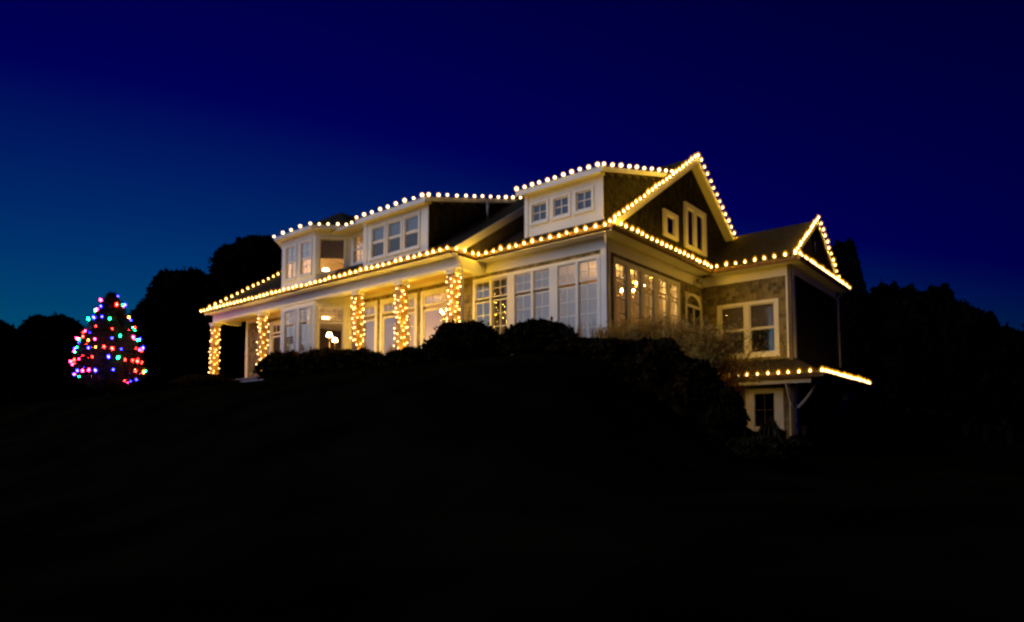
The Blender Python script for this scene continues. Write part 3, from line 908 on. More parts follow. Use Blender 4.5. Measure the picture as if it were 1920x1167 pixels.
for (a, b), nm in zip(D3, ('left', 'middle', 'right')):
    shade(F_d3, a + 0.01, b - 0.01, 8.07, 8.55, -0.075, f'deep blue shade in the {nm} window of the right dormer', 'navy_shade')
shade(F_wing, 0.65, 1.43, 5.10, 5.80, -0.075, 'dull shade in the left window of the wing', 'upholstery')
shade(F_wing, 1.61, 2.41, 5.08, 5.80, -0.075, 'dull shade in the right window of the wing', 'upholstery')
o = curtain(F_wing, 2.15, 2.42, 4.3, 5.6, -0.16, 'narrow blue curtain at the right edge of the wing window', folds=3)
o.data.materials.clear(); pmat('blue_fabric', (0.10, 0.25, 0.45), 0.9, 0.1); o.data.materials.append(MATS['blue_fabric'])

def chandelier(c, label, m='candle_bulb'):
    t = thing('chandelier', c, label, 'chandelier')
    mb = MB().tube([c, (c[0], c[1], 6.90)], 0.012, 6)
    mb.lathe([(0.03, -0.16), (0.07, -0.08), (0.03, 0.02), (0.05, 0.08)], 10, c)
    mb.lathe([(0.08, -0.03), (0.06, 0.0)], 10, (c[0], c[1], 6.90))
    obj('stem', mb, 'brass', t, smooth=True)
    for k in range(8):
        a = 2 * math.pi * k / 8 + 0.2
        dx, dy = math.cos(a), math.sin(a)
        rr = 0.50
        pts = [(c[0] + dx * rr * f, c[1] + dy * rr * f, c[2] + z) for f, z in ((0.1, -0.08), (0.4, -0.20), (0.75, -0.18), (1.0, -0.04))]
        obj('arm', MB().tube(pts, 0.010, 5).lathe([(0.012, -0.05), (0.04, -0.04), (0.014, -0.03), (0.014, 0.06)], 8, (pts[-1][0], pts[-1][1], pts[-1][2])), 'brass', t, smooth=True)
        obj('candle_bulb', MB().lathe([(0.008, 0.06), (0.024, 0.085), (0.018, 0.12), (0.003, 0.15)], 8, pts[-1]), m, t, smooth=True)
chandelier((-1.0, 2.95, 6.20), 'brass chandelier with candle bulbs behind the side windows')
chandelier((-8.4, 2.6, 6.25), 'brass chandelier in the room behind the porch doors', 'candle_bulb_dim')

def ceiling_light(p, label, m='fixture_lit'):
    t = thing('ceiling_light', p, label, 'ceiling light', 'lit ceiling lights')
    obj('canopy', MB().lathe([(0.17, -0.03), (0.17, 0.0)], 16, p), 'brass', t, smooth=True)
    obj('diffuser', MB().lathe([(0.02, -0.15), (0.09, -0.135), (0.145, -0.085), (0.16, -0.031)], 16, p), m, t, smooth=True)
ceiling_light((-13.0, 0.9, 9.20), 'lit ceiling light in the upper room of the bay', 'fixture_bright')
ceiling_light((-12.9, 1.6, 6.90), 'lit ceiling light in the ground floor room of the bay')
ceiling_light((-15.9, 2.0, 6.90), 'lit ceiling light in the far left room')
def table_lamp(p, label, s=1.0, st=1.0):
    t = thing('table_lamp', p, label, 'lamp', 'lit table lamps')
    obj('lamp_base', MB().lathe([(0.08 * s, 0), (0.085 * s, 0.02), (0.03 * s, 0.05), (0.07 * s, 0.16 * st), (0.05 * s, 0.26 * st), (0.012 * s, 0.30 * st), (0.012 * s, 0.38 * st)], 12, p), 'brass', t, smooth=True)
    sh_ = MB()
    n = 16
    v = []
    for r, z in ((0.18, 0.38 * st - 0.04 * s), (0.11, 0.38 * st + 0.18 * s)):
        v += [(p[0] + r * s * math.cos(2 * math.pi * k / n), p[1] + r * s * math.sin(2 * math.pi * k / n), p[2] + z) for k in range(n)]
    sh_.add(v, [(k, (k + 1) % n, n + (k + 1) % n, n + k) for k in range(n)])
    obj('lamp_shade', sh_, 'lamp_shade_lit', t, smooth=True)
    obj('lamp_bulb', MB().lathe([(0.01, 0.38 * st), (0.03, 0.38 * st + 0.04), (0.03, 0.38 * st + 0.07), (0.005, 0.38 * st + 0.09)], 8, p), 'lamp_bulb', t, smooth=True)
def side_table(p, r, h, label):
    t = thing('side_table', (p[0], p[1], p[2]), label, 'table')
    obj('table_top', MB().lathe([(r, h - 0.03), (r, h)], 18, p), 'wood_dark', t)
    for k in range(3):
        a = 2 * math.pi * k / 3 + 0.4
        obj('leg', MB().tube([(p[0] + r * 0.75 * math.cos(a), p[1] + r * 0.75 * math.sin(a), p[2]), (p[0] + r * 0.6 * math.cos(a), p[1] + r * 0.6 * math.sin(a), p[2] + h - 0.031)], [0.015, 0.022], 6), 'wood_dark', t)
side_table((-13.25, 0.5, FL), 0.42, 1.02, 'dark round table inside the bay under the two lamps')
table_lamp((-13.50, 0.55, FL + 1.02), 'lit table lamp in the bay, the higher of the two glows', 0.7, 1.75)
table_lamp((-12.98, 0.45, FL + 1.02), 'lit table lamp in the bay, the lower of the two glows', 0.62, 1.05)
side_table((-13.9, 0.6, 7.3), 0.28, 0.62, 'bedside table in the lit upper room of the bay')
table_lamp((-13.9, 0.6, 7.92), 'lit bedside lamp in the upper room of the bay', 1.0)
side_table((-10.3, 3.9, FL), 0.32, 0.7, 'small table at the back of the porch room')
table_lamp((-10.3, 3.9, FL + 0.7), 'lit table lamp at the back of the room behind the porch', 1.1)
side_table((-16.6, 2.6, FL), 0.32, 0.75, 'small table in the far left room')
table_lamp((-16.6, 2.6, FL + 0.75), 'lit table lamp in the far left room behind the porch column', 1.1)
# bed headboard silhouette upstairs, dining table and chairs
t = thing('dining_table', (-2.2, 2.9, FL), 'dark dining table under the chandelier', 'table')
obj('table_top', MB().box(-3.3, -1.0, 2.3, 3.5, FL + 0.71, FL + 0.75), 'wood_dark', t)
for x in (-3.2, -1.1):
    for y in (2.4, 3.4):
        obj('leg', MB().box(x - 0.035, x + 0.035, y - 0.035, y + 0.035, FL, FL + 0.709), 'wood_dark', t)
t = thing('armchair', (-12.6, 0.1, FL), 'upholstered armchair in the ground floor bay', 'chair')
obj('seat', MB().box(-12.95, -12.3, -0.2, 0.45, FL + 0.15, FL + 0.45), 'upholstery', t)
obj('backrest', MB().prism([(-12.95, 0.46, FL + 0.15), (-12.3, 0.46, FL + 0.15), (-12.3, 0.62, FL + 1.0), (-12.95, 0.62, FL + 1.0)], [(-12.95, 0.62, FL + 0.15), (-12.3, 0.62, FL + 0.15), (-12.3, 0.74, FL + 1.0), (-12.95, 0.74, FL + 1.0)]), 'upholstery', t)
for x in (-13.08, -12.29):
    obj('armrest', MB().box(x, x + 0.12, -0.2, 0.55, FL + 0.15, FL + 0.65), 'upholstery', t)

# wall lantern and floodlight
p = (-10.98, -0.14, 6.25)
t = thing('wall_lantern', p, 'small black unlit lantern on the porch wall beside the bay', 'lantern')
obj('bracket_arm', MB().tube([(p[0], -0.02, p[2] + 0.12), (p[0], -0.08, p[2] + 0.18), p[:2] + (p[2] + 0.14,)], 0.012, 6), 'dark_metal', t)
obj('lantern_body', MB().lathe([(0.02, -0.16), (0.05, -0.14), (0.075, 0.04), (0.09, 0.05), (0.02, 0.13)], 6, p), 'dark_metal', t)
p = (0.09, 5.62, 6.83)
t = thing('floodlight', p, 'unlit twin floodlight on the frieze near the inner corner', 'floodlight')
obj('mount', MB().lathe([(0.07, 0), (0.07, 0.03)], 10, (p[0] - 0.05, p[1], p[2])), 'white_paint', t)
for s_, nm in ((-1, 0), (1, 0)):
    d = Vector((0.55, 0.45 * s_, -0.45)).normalized()
    b0 = Vector(p)
    obj('lamp_head', MB().tube([b0, b0 + d * 0.06, b0 + d * 0.10, b0 + d * 0.22], [0.03, 0.045, 0.075, 0.085], 12), 'zinc', t, smooth=True)

# ------------------------------------------------------------------ string lights
def bulb_mesh(core, core_mat, shell, shell_mat, seg=7):
    mb = MB().lathe(core, seg)
    nf = len(mb.f)
    mb.lathe(shell, 10)
    me = mb.mesh('bulb', core_mat, True)
    me.materials.append(MATS[shell_mat])
    me.polygons.foreach_set('material_index', [0] * nf + [1] * (len(mb.f) - nf))
    return me
CORE = [(0.010, 0.0), (0.021, 0.014), (0.025, 0.032), (0.019, 0.056), (0.009, 0.076), (0.003, 0.086)]
SHELL = [(0.022, -0.020), (0.060, 0.006), (0.074, 0.042), (0.062, 0.086), (0.034, 0.128), (0.006, 0.152)]
B_CONE = bulb_mesh(CORE, 'bulb_warm', SHELL, 'bulb_glass_amber')
B_DIM = bulb_mesh(CORE, 'bulb_warm_dim', SHELL, 'bulb_glass_amber')
B_GLOBE = bulb_mesh([(0.014, -0.005), (0.032, 0.012), (0.045, 0.042), (0.032, 0.072), (0.008, 0.086)], 'bulb_globe', [(0.024, -0.026), (0.058, -0.006), (0.078, 0.042), (0.058, 0.090), (0.014, 0.116)], 'bulb_glass_globe')
B_MINI = bulb_mesh([(0.005, 0.0), (0.010, 0.009), (0.012, 0.018), (0.008, 0.030), (0.002, 0.037)], 'bulb_mini', [(0.010, -0.004), (0.020, 0.006), (0.025, 0.018), (0.018, 0.040), (0.004, 0.052)], 'bulb_glass_mini', 6)
B_COL = {k: bulb_mesh([(0.012, 0.0), (0.024, 0.015), (0.028, 0.034), (0.020, 0.060), (0.004, 0.085)], 'bulb_' + k, [(0.020, -0.010), (0.042, 0.010), (0.055, 0.042), (0.042, 0.076), (0.008, 0.110)], 'bulb_glass_' + k) for k in ('red', 'green', 'blue', 'amber', 'pink')}

def bulb_lamp(name, watts, col, radius):
    d = bpy.data.lights.new(name, 'POINT')
    d.energy = watts; d.color = col; d.shadow_soft_size = radius
    return d
L_CONE = bulb_lamp('bulb_filament', 2.9, (1.0, 0.53, 0.012), 0.010)
L_MINI = bulb_lamp('mini_filament', 1.05, (1.0, 0.53, 0.010), 0.006)

def along(pts, n=None, spacing=0.3):
    pts = [Vector(p) for p in pts]
    seg = [(pts[i + 1] - pts[i]).length for i in range(len(pts) - 1)]
    L = sum(seg)
    if n is None: n = max(2, int(round(L / spacing)) + 1)
    out = []
    for k in range(n):
        d = L * k / (n - 1)
        for i, s in enumerate(seg):
            if d <= s + 1e-6 or i == len(seg) - 1:
                out.append(pts[i].lerp(pts[i + 1], min(1, d / s)))
                break
            d -= s
    return out

def light_string(label, pts, bulb, n=None, spacing=0.3, tilt=0.22, group='string lights along the roof edges', out=(0, 0, 0.104)):
    ps = [p + Vector((random.uniform(-.012, .012), random.uniform(-.012, .012), random.uniform(-.012, .012))) for p in along(pts, n, spacing)]
    t = thing('light_string', ps[0], label, 'string lights', group)
    wire = MB()
    wp = []
    for i, p in enumerate(ps):
        wp.append(p + Vector((0, 0, -0.03)))
        if i < len(ps) - 1:
            wp.append((p + ps[i + 1]) / 2 + Vector((0, 0, -0.045)))
    wire.tube(wp, 0.006, 4)
    for p in ps:
        wire.lathe([(0.014, -0.045), (0.016, -0.001)], 6, p)
    obj('wire', wire, 'wire_green', t)
    for i, p in enumerate(ps):
        b = link('bulb', bulb, t, keep=False)
        b.location = p - ps[0]
        b.rotation_euler = (random.uniform(-tilt, tilt), random.uniform(-tilt, tilt), random.uniform(0, 6))
        b.scale = (random.uniform(0.84, 1.14),) * 3
        if bulb is B_CONE:
            f_ = link('bulb_filament', L_CONE, t, keep=False)
            f_.location = b.location + Vector(out)
    return t

gy = -1.67
light_string('long warm string light along the porch gutter', [(-20.05, gy, 7.09), (-4.45, gy, 7.09)], B_CONE, n=54, out=(0, -0.043, 0.025))
light_string('short warm string light on the gutter return at the porch corner', [(-4.28, -1.45, 7.09), (-4.28, -0.75, 7.09)], B_CONE, n=3, out=(0.043, 0, 0.025))
light_string('warm string light along the gutter over the tall front windows', [(-4.20, -0.575, 7.09), (0.32, -0.575, 7.09)], B_CONE, n=16, out=(0, -0.043, 0.025))
light_string('warm string light along the skirt under the main gable', [(0.585, -0.50, 7.145), (0.585, 5.66, 7.145)], B_CONE, n=22)
light_string('warm string light along the front gutter of the wing', [(0.75, 5.73, 7.145), (3.24, 5.73, 7.145)], B_CONE, n=9, out=(0, -0.043, 0.03))
light_string('dense warm string light along the end gutter of the wing', [(3.36, 5.8, 7.13), (3.36, 11.95, 7.13)], B_DIM, n=24)
light_string('warm string light up the left slope of the main gable', [(0.35, -0.35, mroof(-0.35) + 0.05), (0.35, RD - 0.05, ZR + 0.05)], B_CONE, n=25)
light_string('warm string light down the right slope of the main gable', [(0.35, RD + 0.18, ZR - 0.04), (0.35, 8.85, ZR - S * (8.85 - RD) + 0.03)], B_CONE, n=14)
light_string('warm string light up the left slope of the small wing gable', [(3.14, 6.1, wf(6.1) + 0.04), (3.14, WR, wf(WR) + 0.06)], B_CONE, n=13)
light_string('warm string light down the right slope of the small wing gable', [(3.14, WR + 0.25, wf(WR) - 0.1), (3.14, 11.6, wf(WR) - S * (11.6 - WR) + 0.04)], B_CONE, n=11)
light_string('warm string light up the far left slope of the porch roof', [(-20.05, -1.3, proof(-1.3) + 0.04), (-20.05, 4.1, proof(4.1) + 0.04)], B_CONE, n=22)
light_string('round bulbs along the front eave of the bay', [(-14.40, -1.48, 9.43), (-11.90, -1.48, 9.43)], B_GLOBE, n=5)
light_string('round bulbs along the angled eave of the bay', [(-11.68, -1.24, 9.43), (-10.96, -0.54, 9.43)], B_GLOBE, n=4)
light_string('two round bulbs between the bay and the wide dormer', [(-10.62, -0.56, 9.43), (-10.28, -0.56, 9.43)], B_GLOBE, n=2)
light_string('round bulbs along the front eave of the wide dormer', [(-9.40, -1.25, d2f(-1.2) + 0.02), (-6.0, -1.25, d2f(-1.2) + 0.02)], B_GLOBE, n=9)
light_string('round bulbs up the right edge of the wide dormer roof', [(-5.87, -1.10, d2f(-1.1) + 0.02), (-5.87, 3.95, d2f(3.95) + 0.02)], B_GLOBE, n=13)
light_string('round bulbs along the front eave of the right dormer', [(-3.18, 0.05, d3f(0.1) + 0.02), (-0.30, 0.05, d3f(0.1) + 0.02)], B_GLOBE, n=11)
light_string('round bulbs up the right edge of the right dormer roof', [(-0.14, 0.15, d3f(0.15) + 0.02), (-0.14, 4.35, d3f(4.35) + 0.02)], B_GLOBE, n=10)
light_string('warm string light along the front edge of the low pent roof', [(1.25, 5.23, 3.44), (4.02, 5.23, 3.44)], B_CONE, n=10)
light_string('dense warm string light along the end edge of the low pent roof', [(4.06, 5.3, 3.45), (4.06, 11.35, 3.45)], B_DIM, n=26)
light_string('half hidden string light on the pent roof behind the shrubs', [(1.075, 1.6, 3.44), (1.075, 5.1, 3.44)], B_CONE, n=12)

def column_wrap(x, label, z0=4.12, z1=6.48, turns=18, per=4):
    c = Vector((x, -1.05, z0))
    t = thing('light_wrap', c, label, 'string lights', 'string lights wound around the porch columns')
    wp, n = [], turns * per
    def per_pt(a, z):
        ca, sa = math.cos(a), math.sin(a)
        r = 0.155 / max(abs(ca), abs(sa))
        r = min(r, 0.205)
        return Vector((x + ca * r, -1.05 + sa * r, z)), Vector((ca, sa, 0))
    for k in range(n * 2 + 1):
        a = 2 * math.pi * k / (per * 2)
        p, _ = per_pt(a, z0 + (z1 - z0) * k / (n * 2))
        wp.append(p)
    obj('wire', MB().tube(wp, 0.005, 4), 'wire_green', t)
    ph = random.random() * 6
    for k in range(n):
        a = 2.39996 * k + ph + random.uniform(-0.5, 0.5)
        p, d = per_pt(a, z0 + (z1 - z0) * (k + random.uniform(-1.2, 1.2)) / n)
        b = link('bulb', B_MINI, t, keep=False)
        b.location = p + d * 0.008 - c
        dirv = (d + Vector((random.uniform(-.5, .5), random.uniform(-.5, .5), random.uniform(-.2, .9)))).normalized()
        b.rotation_euler = dirv.to_track_quat('Z', 'Y').to_euler()
        f_ = link('bulb_filament', L_MINI, t, keep=False)
        f_.location = b.location + dirv * 0.046
for x, lab in zip(COLS, ('lights wound around the far left corner column of the porch', 'lights wound around the porch column left of the bay', 'lights wound around the porch column right of the bay', 'lights wound around the middle column before the porch doors', 'lights wound around the right corner column of the porch')):
    column_wrap(x, lab, turns=13 if x < -14 else 18)

# ------------------------------------------------------------------ vegetation
def leaf_mesh(name, pts, size, mat, aspect=0.55, extra=None, flat=0.0):
    n = len(pts)
    a = rng.normal(size=(n, 3)); a[:, 2] *= (1 - flat)
    a /= np.linalg.norm(a, axis=1)[:, None]
    b = rng.normal(size=(n, 3))
    b -= (b * a).sum(1)[:, None] * a
    b /= np.linalg.norm(b, axis=1)[:, None]
    s = size * rng.uniform(0.6, 1.3, size=(n, 1))
    v = np.stack([pts - a * s, pts + b * s * aspect, pts + a * s, pts - b * s * aspect], axis=1).reshape(-1, 3)
    nv = len(v)
    ev, ef = (extra.v, extra.f) if extra else ([], [])
    if ev: v = np.vstack([v, np.array(ev)])
    loops = np.concatenate([np.arange(nv), np.array([i + nv for f in ef for i in f], dtype=int)]) if ef else np.arange(nv)
    tot = np.array([4] * n + [len(f) for f in ef])
    st = np.concatenate([[0], np.cumsum(tot)[:-1]])
    me = bpy.data.meshes.new(name)
    me.vertices.add(len(v)); me.vertices.foreach_set('co', v.ravel().astype(np.float32))
    me.loops.add(len(loops)); me.loops.foreach_set('vertex_index', loops.astype(np.int32))
    me.polygons.add(len(tot)); me.polygons.foreach_set('loop_start', st.astype(np.int32)); me.polygons.foreach_set('loop_total', tot.astype(np.int32))
    me.materials.append(MATS[mat])
    me.update(calc_edges=True)
    return me

def sphere_pts(n):
    p = rng.normal(size=(n, 3))
    return p / np.linalg.norm(p, axis=1)[:, None]

def clump_cloud(center, rad, nclump, nleaf, cr=0.30, shell=(0.55, 0.86), up=0.0):
    c = sphere_pts(nclump)
    if up: c[:, 2] = np.where(c[:, 2] < -up, -c[:, 2] * 0.5, c[:, 2])
    c *= rng.uniform(shell[0], shell[1], size=(nclump, 1))
    idx = rng.integers(0, nclump, nleaf)
    sz = rng.uniform(0.6, 1.25, size=nclump)
    p = c[idx] + sphere_pts(nleaf) * (rng.uniform(0.2, 1, size=(nleaf, 1)) ** 0.6) * (cr * sz[idx])[:, None]
    return p * np.array(rad) + np.array(center), c * np.array(rad) + np.array(center)

def tree(x, y, height, rx, label, crown_base=0.25, nleaf=30000, leaf=0.17, cat='tree', group='dark trees around the house', mat='leaf_tree', nclump=240, cr=0.17, z0=None, ry=None):
    z = ground_h(x, y) if z0 is None else z0
    t = thing('tree', (x, y, z), label, cat, group)
    hz = height * (1 - crown_base) / 2
    cc = (x, y, z + height - hz)
    pts, cl = clump_cloud(cc, (rx, ry or rx, hz), nclump, nleaf // 3, cr, shell=(0.4, 0.78), up=0.5)
    d = sphere_pts(nleaf - nleaf // 3)
    d[:, 2] = np.where(d[:, 2] < -0.6, -d[:, 2], d[:, 2])
    ph = x * 1.7 + y
    lob = 0.95 + 0.055 * np.sin(d[:, 0] * 7 + ph) * np.sin(d[:, 1] * 6 + 1) + 0.045 * np.sin(d[:, 2] * 9 + ph) + 0.02 * np.sin(d[:, 0] * 19 + d[:, 2] * 17 + ph)
    lob = lob * rng.uniform(0.80, 1.03, len(d)) + np.where(rng.random(len(d)) < 0.06, rng.uniform(0, 0.05, len(d)), 0)
    pts = np.vstack([pts, np.array(cc) + d * lob[:, None] * np.array((rx, ry or rx, hz))])
    tr = MB()
    tr.tube([(x, y, z - 0.2), (x + 0.05, y, z + height * 0.3), (x - 0.1, y + 0.1, z + height * 0.62), (x, y, z + height * 0.88)], [height * 0.028, height * 0.022, height * 0.013, height * 0.004], 8)
    for k in range(0, len(cl), max(1, len(cl) // 14)):
        e = cl[k]
        f = random.uniform(0.25, 0.6)
        b = Vector((x, y, z + height * f))
        m = b.lerp(Vector(e), 0.5) + Vector((0, 0, 0.2))
        tr.tube([b, m, e], [height * 0.009, height * 0.006, height * 0.002], 5)
    obj('trunk', tr, 'bark', t, smooth=True)
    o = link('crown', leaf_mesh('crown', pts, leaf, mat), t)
    return t

tree(-31.4, 2.6, 8.1, 2.9, 'dark rounded tree just right of the coloured lights', crown_base=0.04)
tree(-27.9, 5.6, 10.6, 3.35, 'taller dark tree directly behind the left end of the porch roof', crown_base=0.08)
tree(-44.5, -0.5, 6.4, 3.0, 'low dark tree at the left edge behind the decorated tree', crown_base=0.03)
tree(-49.5, -3.5, 6.5, 3.2, 'low dark tree cut by the left border of the picture', crown_base=0.03)
tree(-38.5, 4.5, 5.6, 2.8, 'low dark tree between the decorated tree and the rounded tree', crown_base=0.03)
tree(-34.0, 8.5, 7.0, 3.0, 'dark tree seen under the porch at its left end', crown_base=0.03)
tree(-27.0, 9.0, 6.0, 3.0, 'dark low tree half hidden by the house left corner', crown_base=0.03)
tree(-1.9, 34.1, 13.9, 1.75, 'dark tree rising behind the small wing gable', crown_base=0.05, z0=0.9)
for (x, y, h_, r_, lab) in ((0.3, 35.8, 11.0, 1.9, 'dark tree in the right row, nearest the wing'), (1.6, 36.9, 11.1, 2.0, 'dark tree in the right row, second from the wing'), (3.0, 38.1, 10.8, 2.0, 'dark tree in the right row, third from the wing'), (4.3, 39.2, 10.1, 1.9, 'dark tree in the right row, fourth from the wing'), (5.3, 40.1, 9.0, 1.8, 'dark tree in the right row, fifth from the wing'), (6.6, 41.2, 8.3, 2.1, 'low dark tree at the right edge of the picture'), (8.8, 42.8, 8.2, 2.4, 'dark tree cut by the right border of the picture')):
    tree(x, y, h_, r_, lab, crown_base=0.02, z0=0.9, nleaf=26000, leaf=0.18)
# distant belt of wood closing the horizon
pts = []
for k in range(46):
    a = R(-35 + k * 4.2)
    d = 95 + 12 * math.sin(k * 2.1)
    cx_, cy_ = 9 - math.sin(a) * d, -15 + math.cos(a) * d
    p, _ = clump_cloud((cx_, cy_, 6.5), (7.0, 7.0, 6.0 + 1.2 * math.sin(k * 1.7)), 22, 3600, 0.42)
    pts.append(p)
    p, _ = clump_cloud((9 - math.sin(a) * 78, -15 + math.cos(a) * 78, 2.4), (6.0, 6.0, 2.6), 16, 900, 0.45)
    pts.append(p)
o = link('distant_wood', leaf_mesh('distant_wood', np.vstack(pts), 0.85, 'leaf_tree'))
o['kind'] = 'stuff'; o['label'] = 'dark belt of far woodland behind the house'; o['category'] = 'woodland'

# shrubs
def shrub(x, y, r, top, label, mat='leaf_boxwood', n=5200, leaf=0.055, round_=True, name='shrub', group='dark shrubs before the house', cat='shrub', twigs=0, lump=0.06):
    z = ground_h(x, y)
    t = thing(name, (x, y, z), label, cat, group)
    h = top - z
    d = sphere_pts(n)
    d[:, 2] = np.where(d[:, 2] < -0.35, -d[:, 2], d[:, 2])
    lob = 1 + lump * (np.sin(d[:, 0] * 7 + x) * np.sin(d[:, 1] * 6 + y) + np.sin(d[:, 2] * 8 + x * 2) * 0.7)
    rr = lob * rng.uniform(0.86, 1.05, n)
    rr = np.where(rng.random(n) < 0.10, rr * rng.uniform(1.0, 1.13, n), rr)
    cz = z + h * 0.42
    p = np.stack([x + d[:, 0] * rr * r, y + d[:, 1] * rr * r, cz + d[:, 2] * rr * h * 0.57], axis=1)
    core = MB()
    prof = [(0.02, -0.95), (0.55, -0.75), (0.82, -0.3), (0.86, 0.1), (0.70, 0.5), (0.36, 0.78), (0.02, 0.86)]
    core.lathe([(a * r * 0.97, b * h * 0.55) for a, b in prof], 14, (x, y, cz))
    link('foliage', leaf_mesh('foliage', p, leaf, mat, 0.6, core), t)
    st = MB()
    for k in range(4):
        a = k * 1.6 + x
        st.tube([(x + 0.05 * math.cos(a), y + 0.05 * math.sin(a), z - 0.1), (x + r * 0.4 * math.cos(a), y + r * 0.4 * math.sin(a), cz)], [0.03, 0.012], 5)
    obj('stem', st, 'bark', t)
    if twigs:
        tw = MB()
        for k in range(twigs * 3):
            a = random.uniform(0, 6.28); e = random.uniform(0.5, 1.0)
            b0 = Vector((x + r * 0.7 * math.cos(a) * e, y + r * 0.7 * math.sin(a) * e, cz + h * 0.3))
            ln = random.uniform(0.25, 0.6)
            dv = Vector((random.uniform(-.35, .35), random.uniform(-.35, .35), 1)) * ln
            tw.tube([b0, b0 + dv * 0.5 + Vector((random.uniform(-.04, .04), random.uniform(-.04, .04), 0)), b0 + dv], [0.006, 0.004, 0.002], 3, False)
        obj('twigs', tw, 'twig', t, kind='stuff')
    return t
shrub(-2.66, -2.7, 1.02, 4.50, 'large clipped round bush before the left tall front window', n=12000, name='round_bush', cat='bush', lump=0.09)
shrub(-0.02, -3.0, 0.88, 4.24, 'clipped round bush before the middle of the tall front windows', n=10000, name='round_bush', cat='bush', lump=0.03)
for (x, y, r_, tp, tw, lab) in (
    (-19.3, -2.3, 0.8, 4.10, 0, 'low dark shrub at the foot of the far left porch column'),
    (-17.6, -2.4, 0.8, 4.02, 0, 'low dark shrub between the two left porch columns'),
    (-16.0, -2.9, 0.8, 3.90, 0, 'low dark shrub before the second porch column from the left'),
    (-12.4, -2.3, 0.75, 4.52, 14, 'twiggy shrub before the left windows of the bay'),
    (-11.2, -2.3, 0.75, 4.50, 22, 'twiggy shrub before the corner of the bay'),
    (-9.9, -2.2, 0.75, 4.45, 26, 'twiggy shrub before the angled window of the bay'),
    (-8.7, -2.2, 0.7, 4.34, 6, 'dark shrub at the foot of the column right of the bay'),
    (-7.6, -2.3, 0.68, 4.30, 4, 'dark shrub between the third and fourth porch columns'),
    (-6.7, -2.5, 0.6, 4.04, 3, 'dark shrub at the foot of the middle porch column'),
    (-5.7, -2.5, 0.62, 3.95, 8, 'low leafy shrub before the porch doors'),
    (-4.4, -2.9, 0.7, 4.02, 2, 'dark shrub on the left flank of the large round bush'),
    (1.15, -3.0, 0.7, 3.72, 16, 'brownish low shrub just right of the smaller round bush'),
    (2.1, -3.0, 0.75, 3.62, 16, 'brownish low shrub below the house corner'),
    (3.0, -3.0, 0.75, 3.48, 16, 'brownish low shrub below the side windows'),
    (3.75, -3.0, 0.6, 3.02, 6, 'brownish shrub at the right end of the low hedge'),
    (4.3, -2.9, 0.42, 2.5, 5, 'dark shrub stepping down the bank toward the wing'),
    (5.1, -3.0, 0.6, 1.55, 4, 'low dark shrub at the bottom of the bank'),
    (1.35, 4.75, 0.45, 2.10, 10, 'leafy shrub left of the lower window'),
    (2.55, 5.15, 0.38, 1.95, 10, 'small leafy shrub right of the lower window'),
    (3.25, 5.5, 0.32, 1.55, 6, 'small leafy shrub under the curved bracket')):
    shrub(x, y, r_, tp, lab, mat='winter_leaf' if 'brownish' in lab else 'leaf_boxwood', twigs=tw, lump=0.12, n=4200)

def plant_grass(x, y, top, label, nb=300, lean=(0.3, 0.1), spread=0.55, plume=True, name='ornamental_grass', mat='dry_grass'):
    z = ground_h(x, y)
    t = thing(name, (x, y, z), label, 'grass', 'tall dry grasses by the side wall')
    h = top - z
    bl = MB(); pl = []
    for k in range(nb):
        a = random.uniform(0, 6.28); rr = random.uniform(0, 0.12)
        b0 = Vector((x + rr * math.cos(a), y + rr * math.sin(a), z))
        out = Vector((math.cos(a) * spread * random.uniform(0.1, 1) + lean[0] * random.random(), math.sin(a) * spread * random.uniform(0.1, 1) + lean[1] * random.random(), 0)) * (h / 1.5)
        hh = h * random.uniform(0.55, 1.0)
        p = [b0 + out * (s * s) + Vector((0, 0, hh * (s - 0.12 * s ** 3 * 1.2))) for s in (0, 0.35, 0.65, 0.85, 1.0)]
        wv = Vector((-math.sin(a), math.cos(a), 0)) * 0.009
        vs_ = []
        for i, pp in enumerate(p):
            w_ = wv * (1 - i / 4.6)
            vs_ += [pp - w_, pp + w_]
        bl.add(vs_, [(2 * i, 2 * i + 1, 2 * i + 3, 2 * i + 2) for i in range(4)])
        if plume and random.random() < 0.6:
            tip = np.array(p[-1]); d = np.array(p[-1] - p[-3])
            s = rng.uniform(-1.0, 0.25, size=(16, 1))
            pl.append(tip + d * s * 0.9 + rng.normal(size=(16, 3)) * 0.022)
    obj('blades', bl, mat, t)
    if pl: link('plumes', leaf_mesh('plumes', np.vstack(pl), 0.032, mat, 0.3), t)
for x, y, tp, lab in ((0.45, -0.9, 4.55, 'dry grass clump against the house corner'), (0.9, -0.6, 4.72, 'dry grass clump before the first side window'), (1.35, -0.8, 4.66, 'dry grass clump before the second side window'), (1.8, -0.5, 4.76, 'dry grass clump before the third side window'), (2.2, -0.7, 4.58, 'dry grass clump before the last side windows'), (2.6, -0.4, 4.56, 'dry grass clump before the arched window'), (2.9, -0.6, 4.48, 'plumed grass clump leaning before the left wing window'), (3.0, -0.3, 4.42, 'plumed grass clump before the left half of the wing window'), (3.05, 0.35, 4.35, 'plumed grass clump at the right end, over the pent roof')):
    plant_grass(x, y, tp, lab)
for x, y, tp, lab in ((-0.95, -1.0, 4.72, 'thin wispy grass before the fifth tall front window'), (-0.35, -1.0, 4.80, 'thin wispy grass before the sixth tall front window')):
    plant_grass(x, y, tp, lab, nb=130, lean=(0, 0), spread=0.35, plume=False)

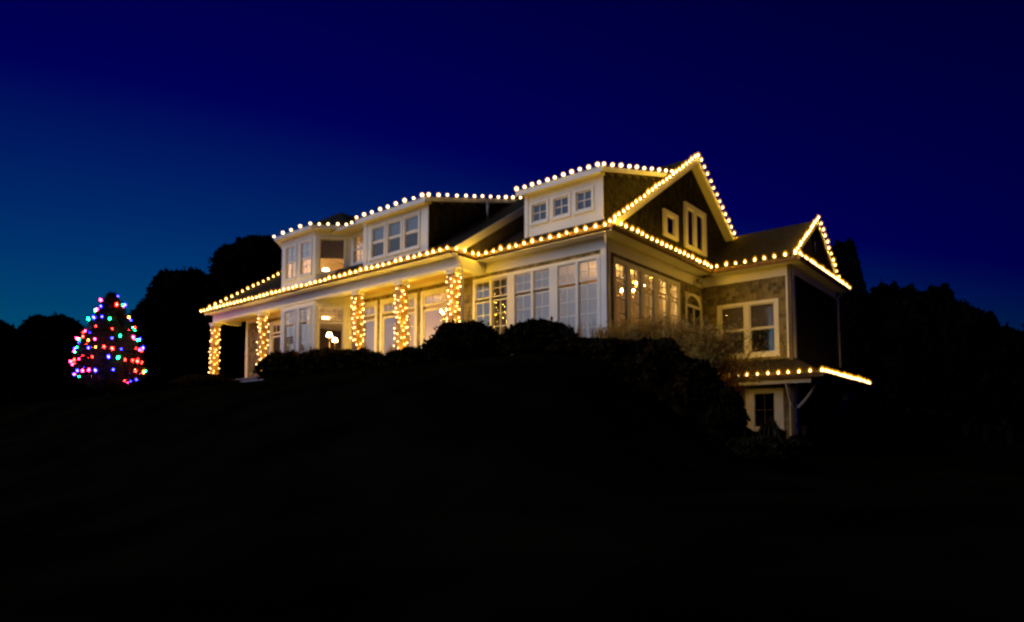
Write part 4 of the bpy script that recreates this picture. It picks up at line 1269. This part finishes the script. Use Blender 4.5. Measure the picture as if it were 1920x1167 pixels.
# ------------------------------------------------------------------ decorated tree
def decorated_tree(x, y, label):
    z = ground_h(x, y)
    ht, rad = 4.45, 1.32
    t = thing('evergreen_tree', (x, y, z), label, 'tree')
    def prof(f):       # radius at height fraction
        return rad * (math.sin(min(1, f / 0.26) * math.pi / 2) ** 0.7 if f < 0.26 else (1 - ((f - 0.26) / 0.76) ** 1.4) ** 0.9 if f < 1.0 else 0.0)
    n = 16000
    f = rng.uniform(0.02, 0.99, n)
    a = rng.uniform(0, 2 * math.pi, n)
    rr = np.array([prof(v) for v in f])
    lob = 1 + 0.10 * np.sin(a * 9 + f * 20) * np.sin(f * 40) + 0.06 * np.sin(a * 4)
    rr = rr * lob * rng.uniform(0.45, 1.05, n) + 0.03
    p = np.stack([x + rr * np.cos(a), y + rr * np.sin(a), z + 0.15 + f * (ht - 0.15) - rr * 0.08], axis=1)
    core = MB().lathe([(prof(v) * 0.55 + 0.01, 0.15 + v * (ht - 0.3)) for v in (0.02, 0.1, 0.25, 0.45, 0.65, 0.85, 0.97)], 12, (x, y, z))
    link('foliage', leaf_mesh('foliage', p, 0.075, 'leaf_evergreen', 0.28, core), t)
    obj('trunk', MB().tube([(x, y, z - 0.2), (x, y, z + ht * 0.9)], [0.09, 0.015], 8), 'bark', t)
    s = thing('light_string', (x, y, z), 'red, blue, green and amber lights wound around the evergreen tree', 'string lights')
    cols = ['red', 'amber', 'blue', 'red', 'green', 'red', 'pink', 'red', 'blue', 'pink', 'red']
    wp, k = [], 0
    ang, ff = 0.3, 0.10
    while ff < 0.98:
        R_ = prof(ff) + 0.06
        wp.append((x + (R_ - 0.02) * math.cos(ang), y + (R_ - 0.02) * math.sin(ang), z + 0.15 + ff * (ht - 0.15)))
        jz = random.uniform(-0.10, 0.10)
        if random.random() < 0.72:
            b = link('bulb', B_COL[random.choice(cols)], s, keep=False)
            b.location = (R_ * math.cos(ang), R_ * math.sin(ang), 0.15 + ff * (ht - 0.15) + jz)
            b.rotation_euler = (random.uniform(-.6, .6), random.uniform(-.6, .6), 0)
            b.scale = (random.choice((0.6, 0.8, 1.0, 1.4)),) * 3
        da = 0.30 / max(0.25, R_)
        ang += da
        ff += 0.105 * da / (2 * math.pi)
    obj('wire', MB().tube(wp, 0.006, 4), 'wire_green', s)
decorated_tree(-21.75, -4.7, 'plump evergreen tree wound with coloured lights at the far left')
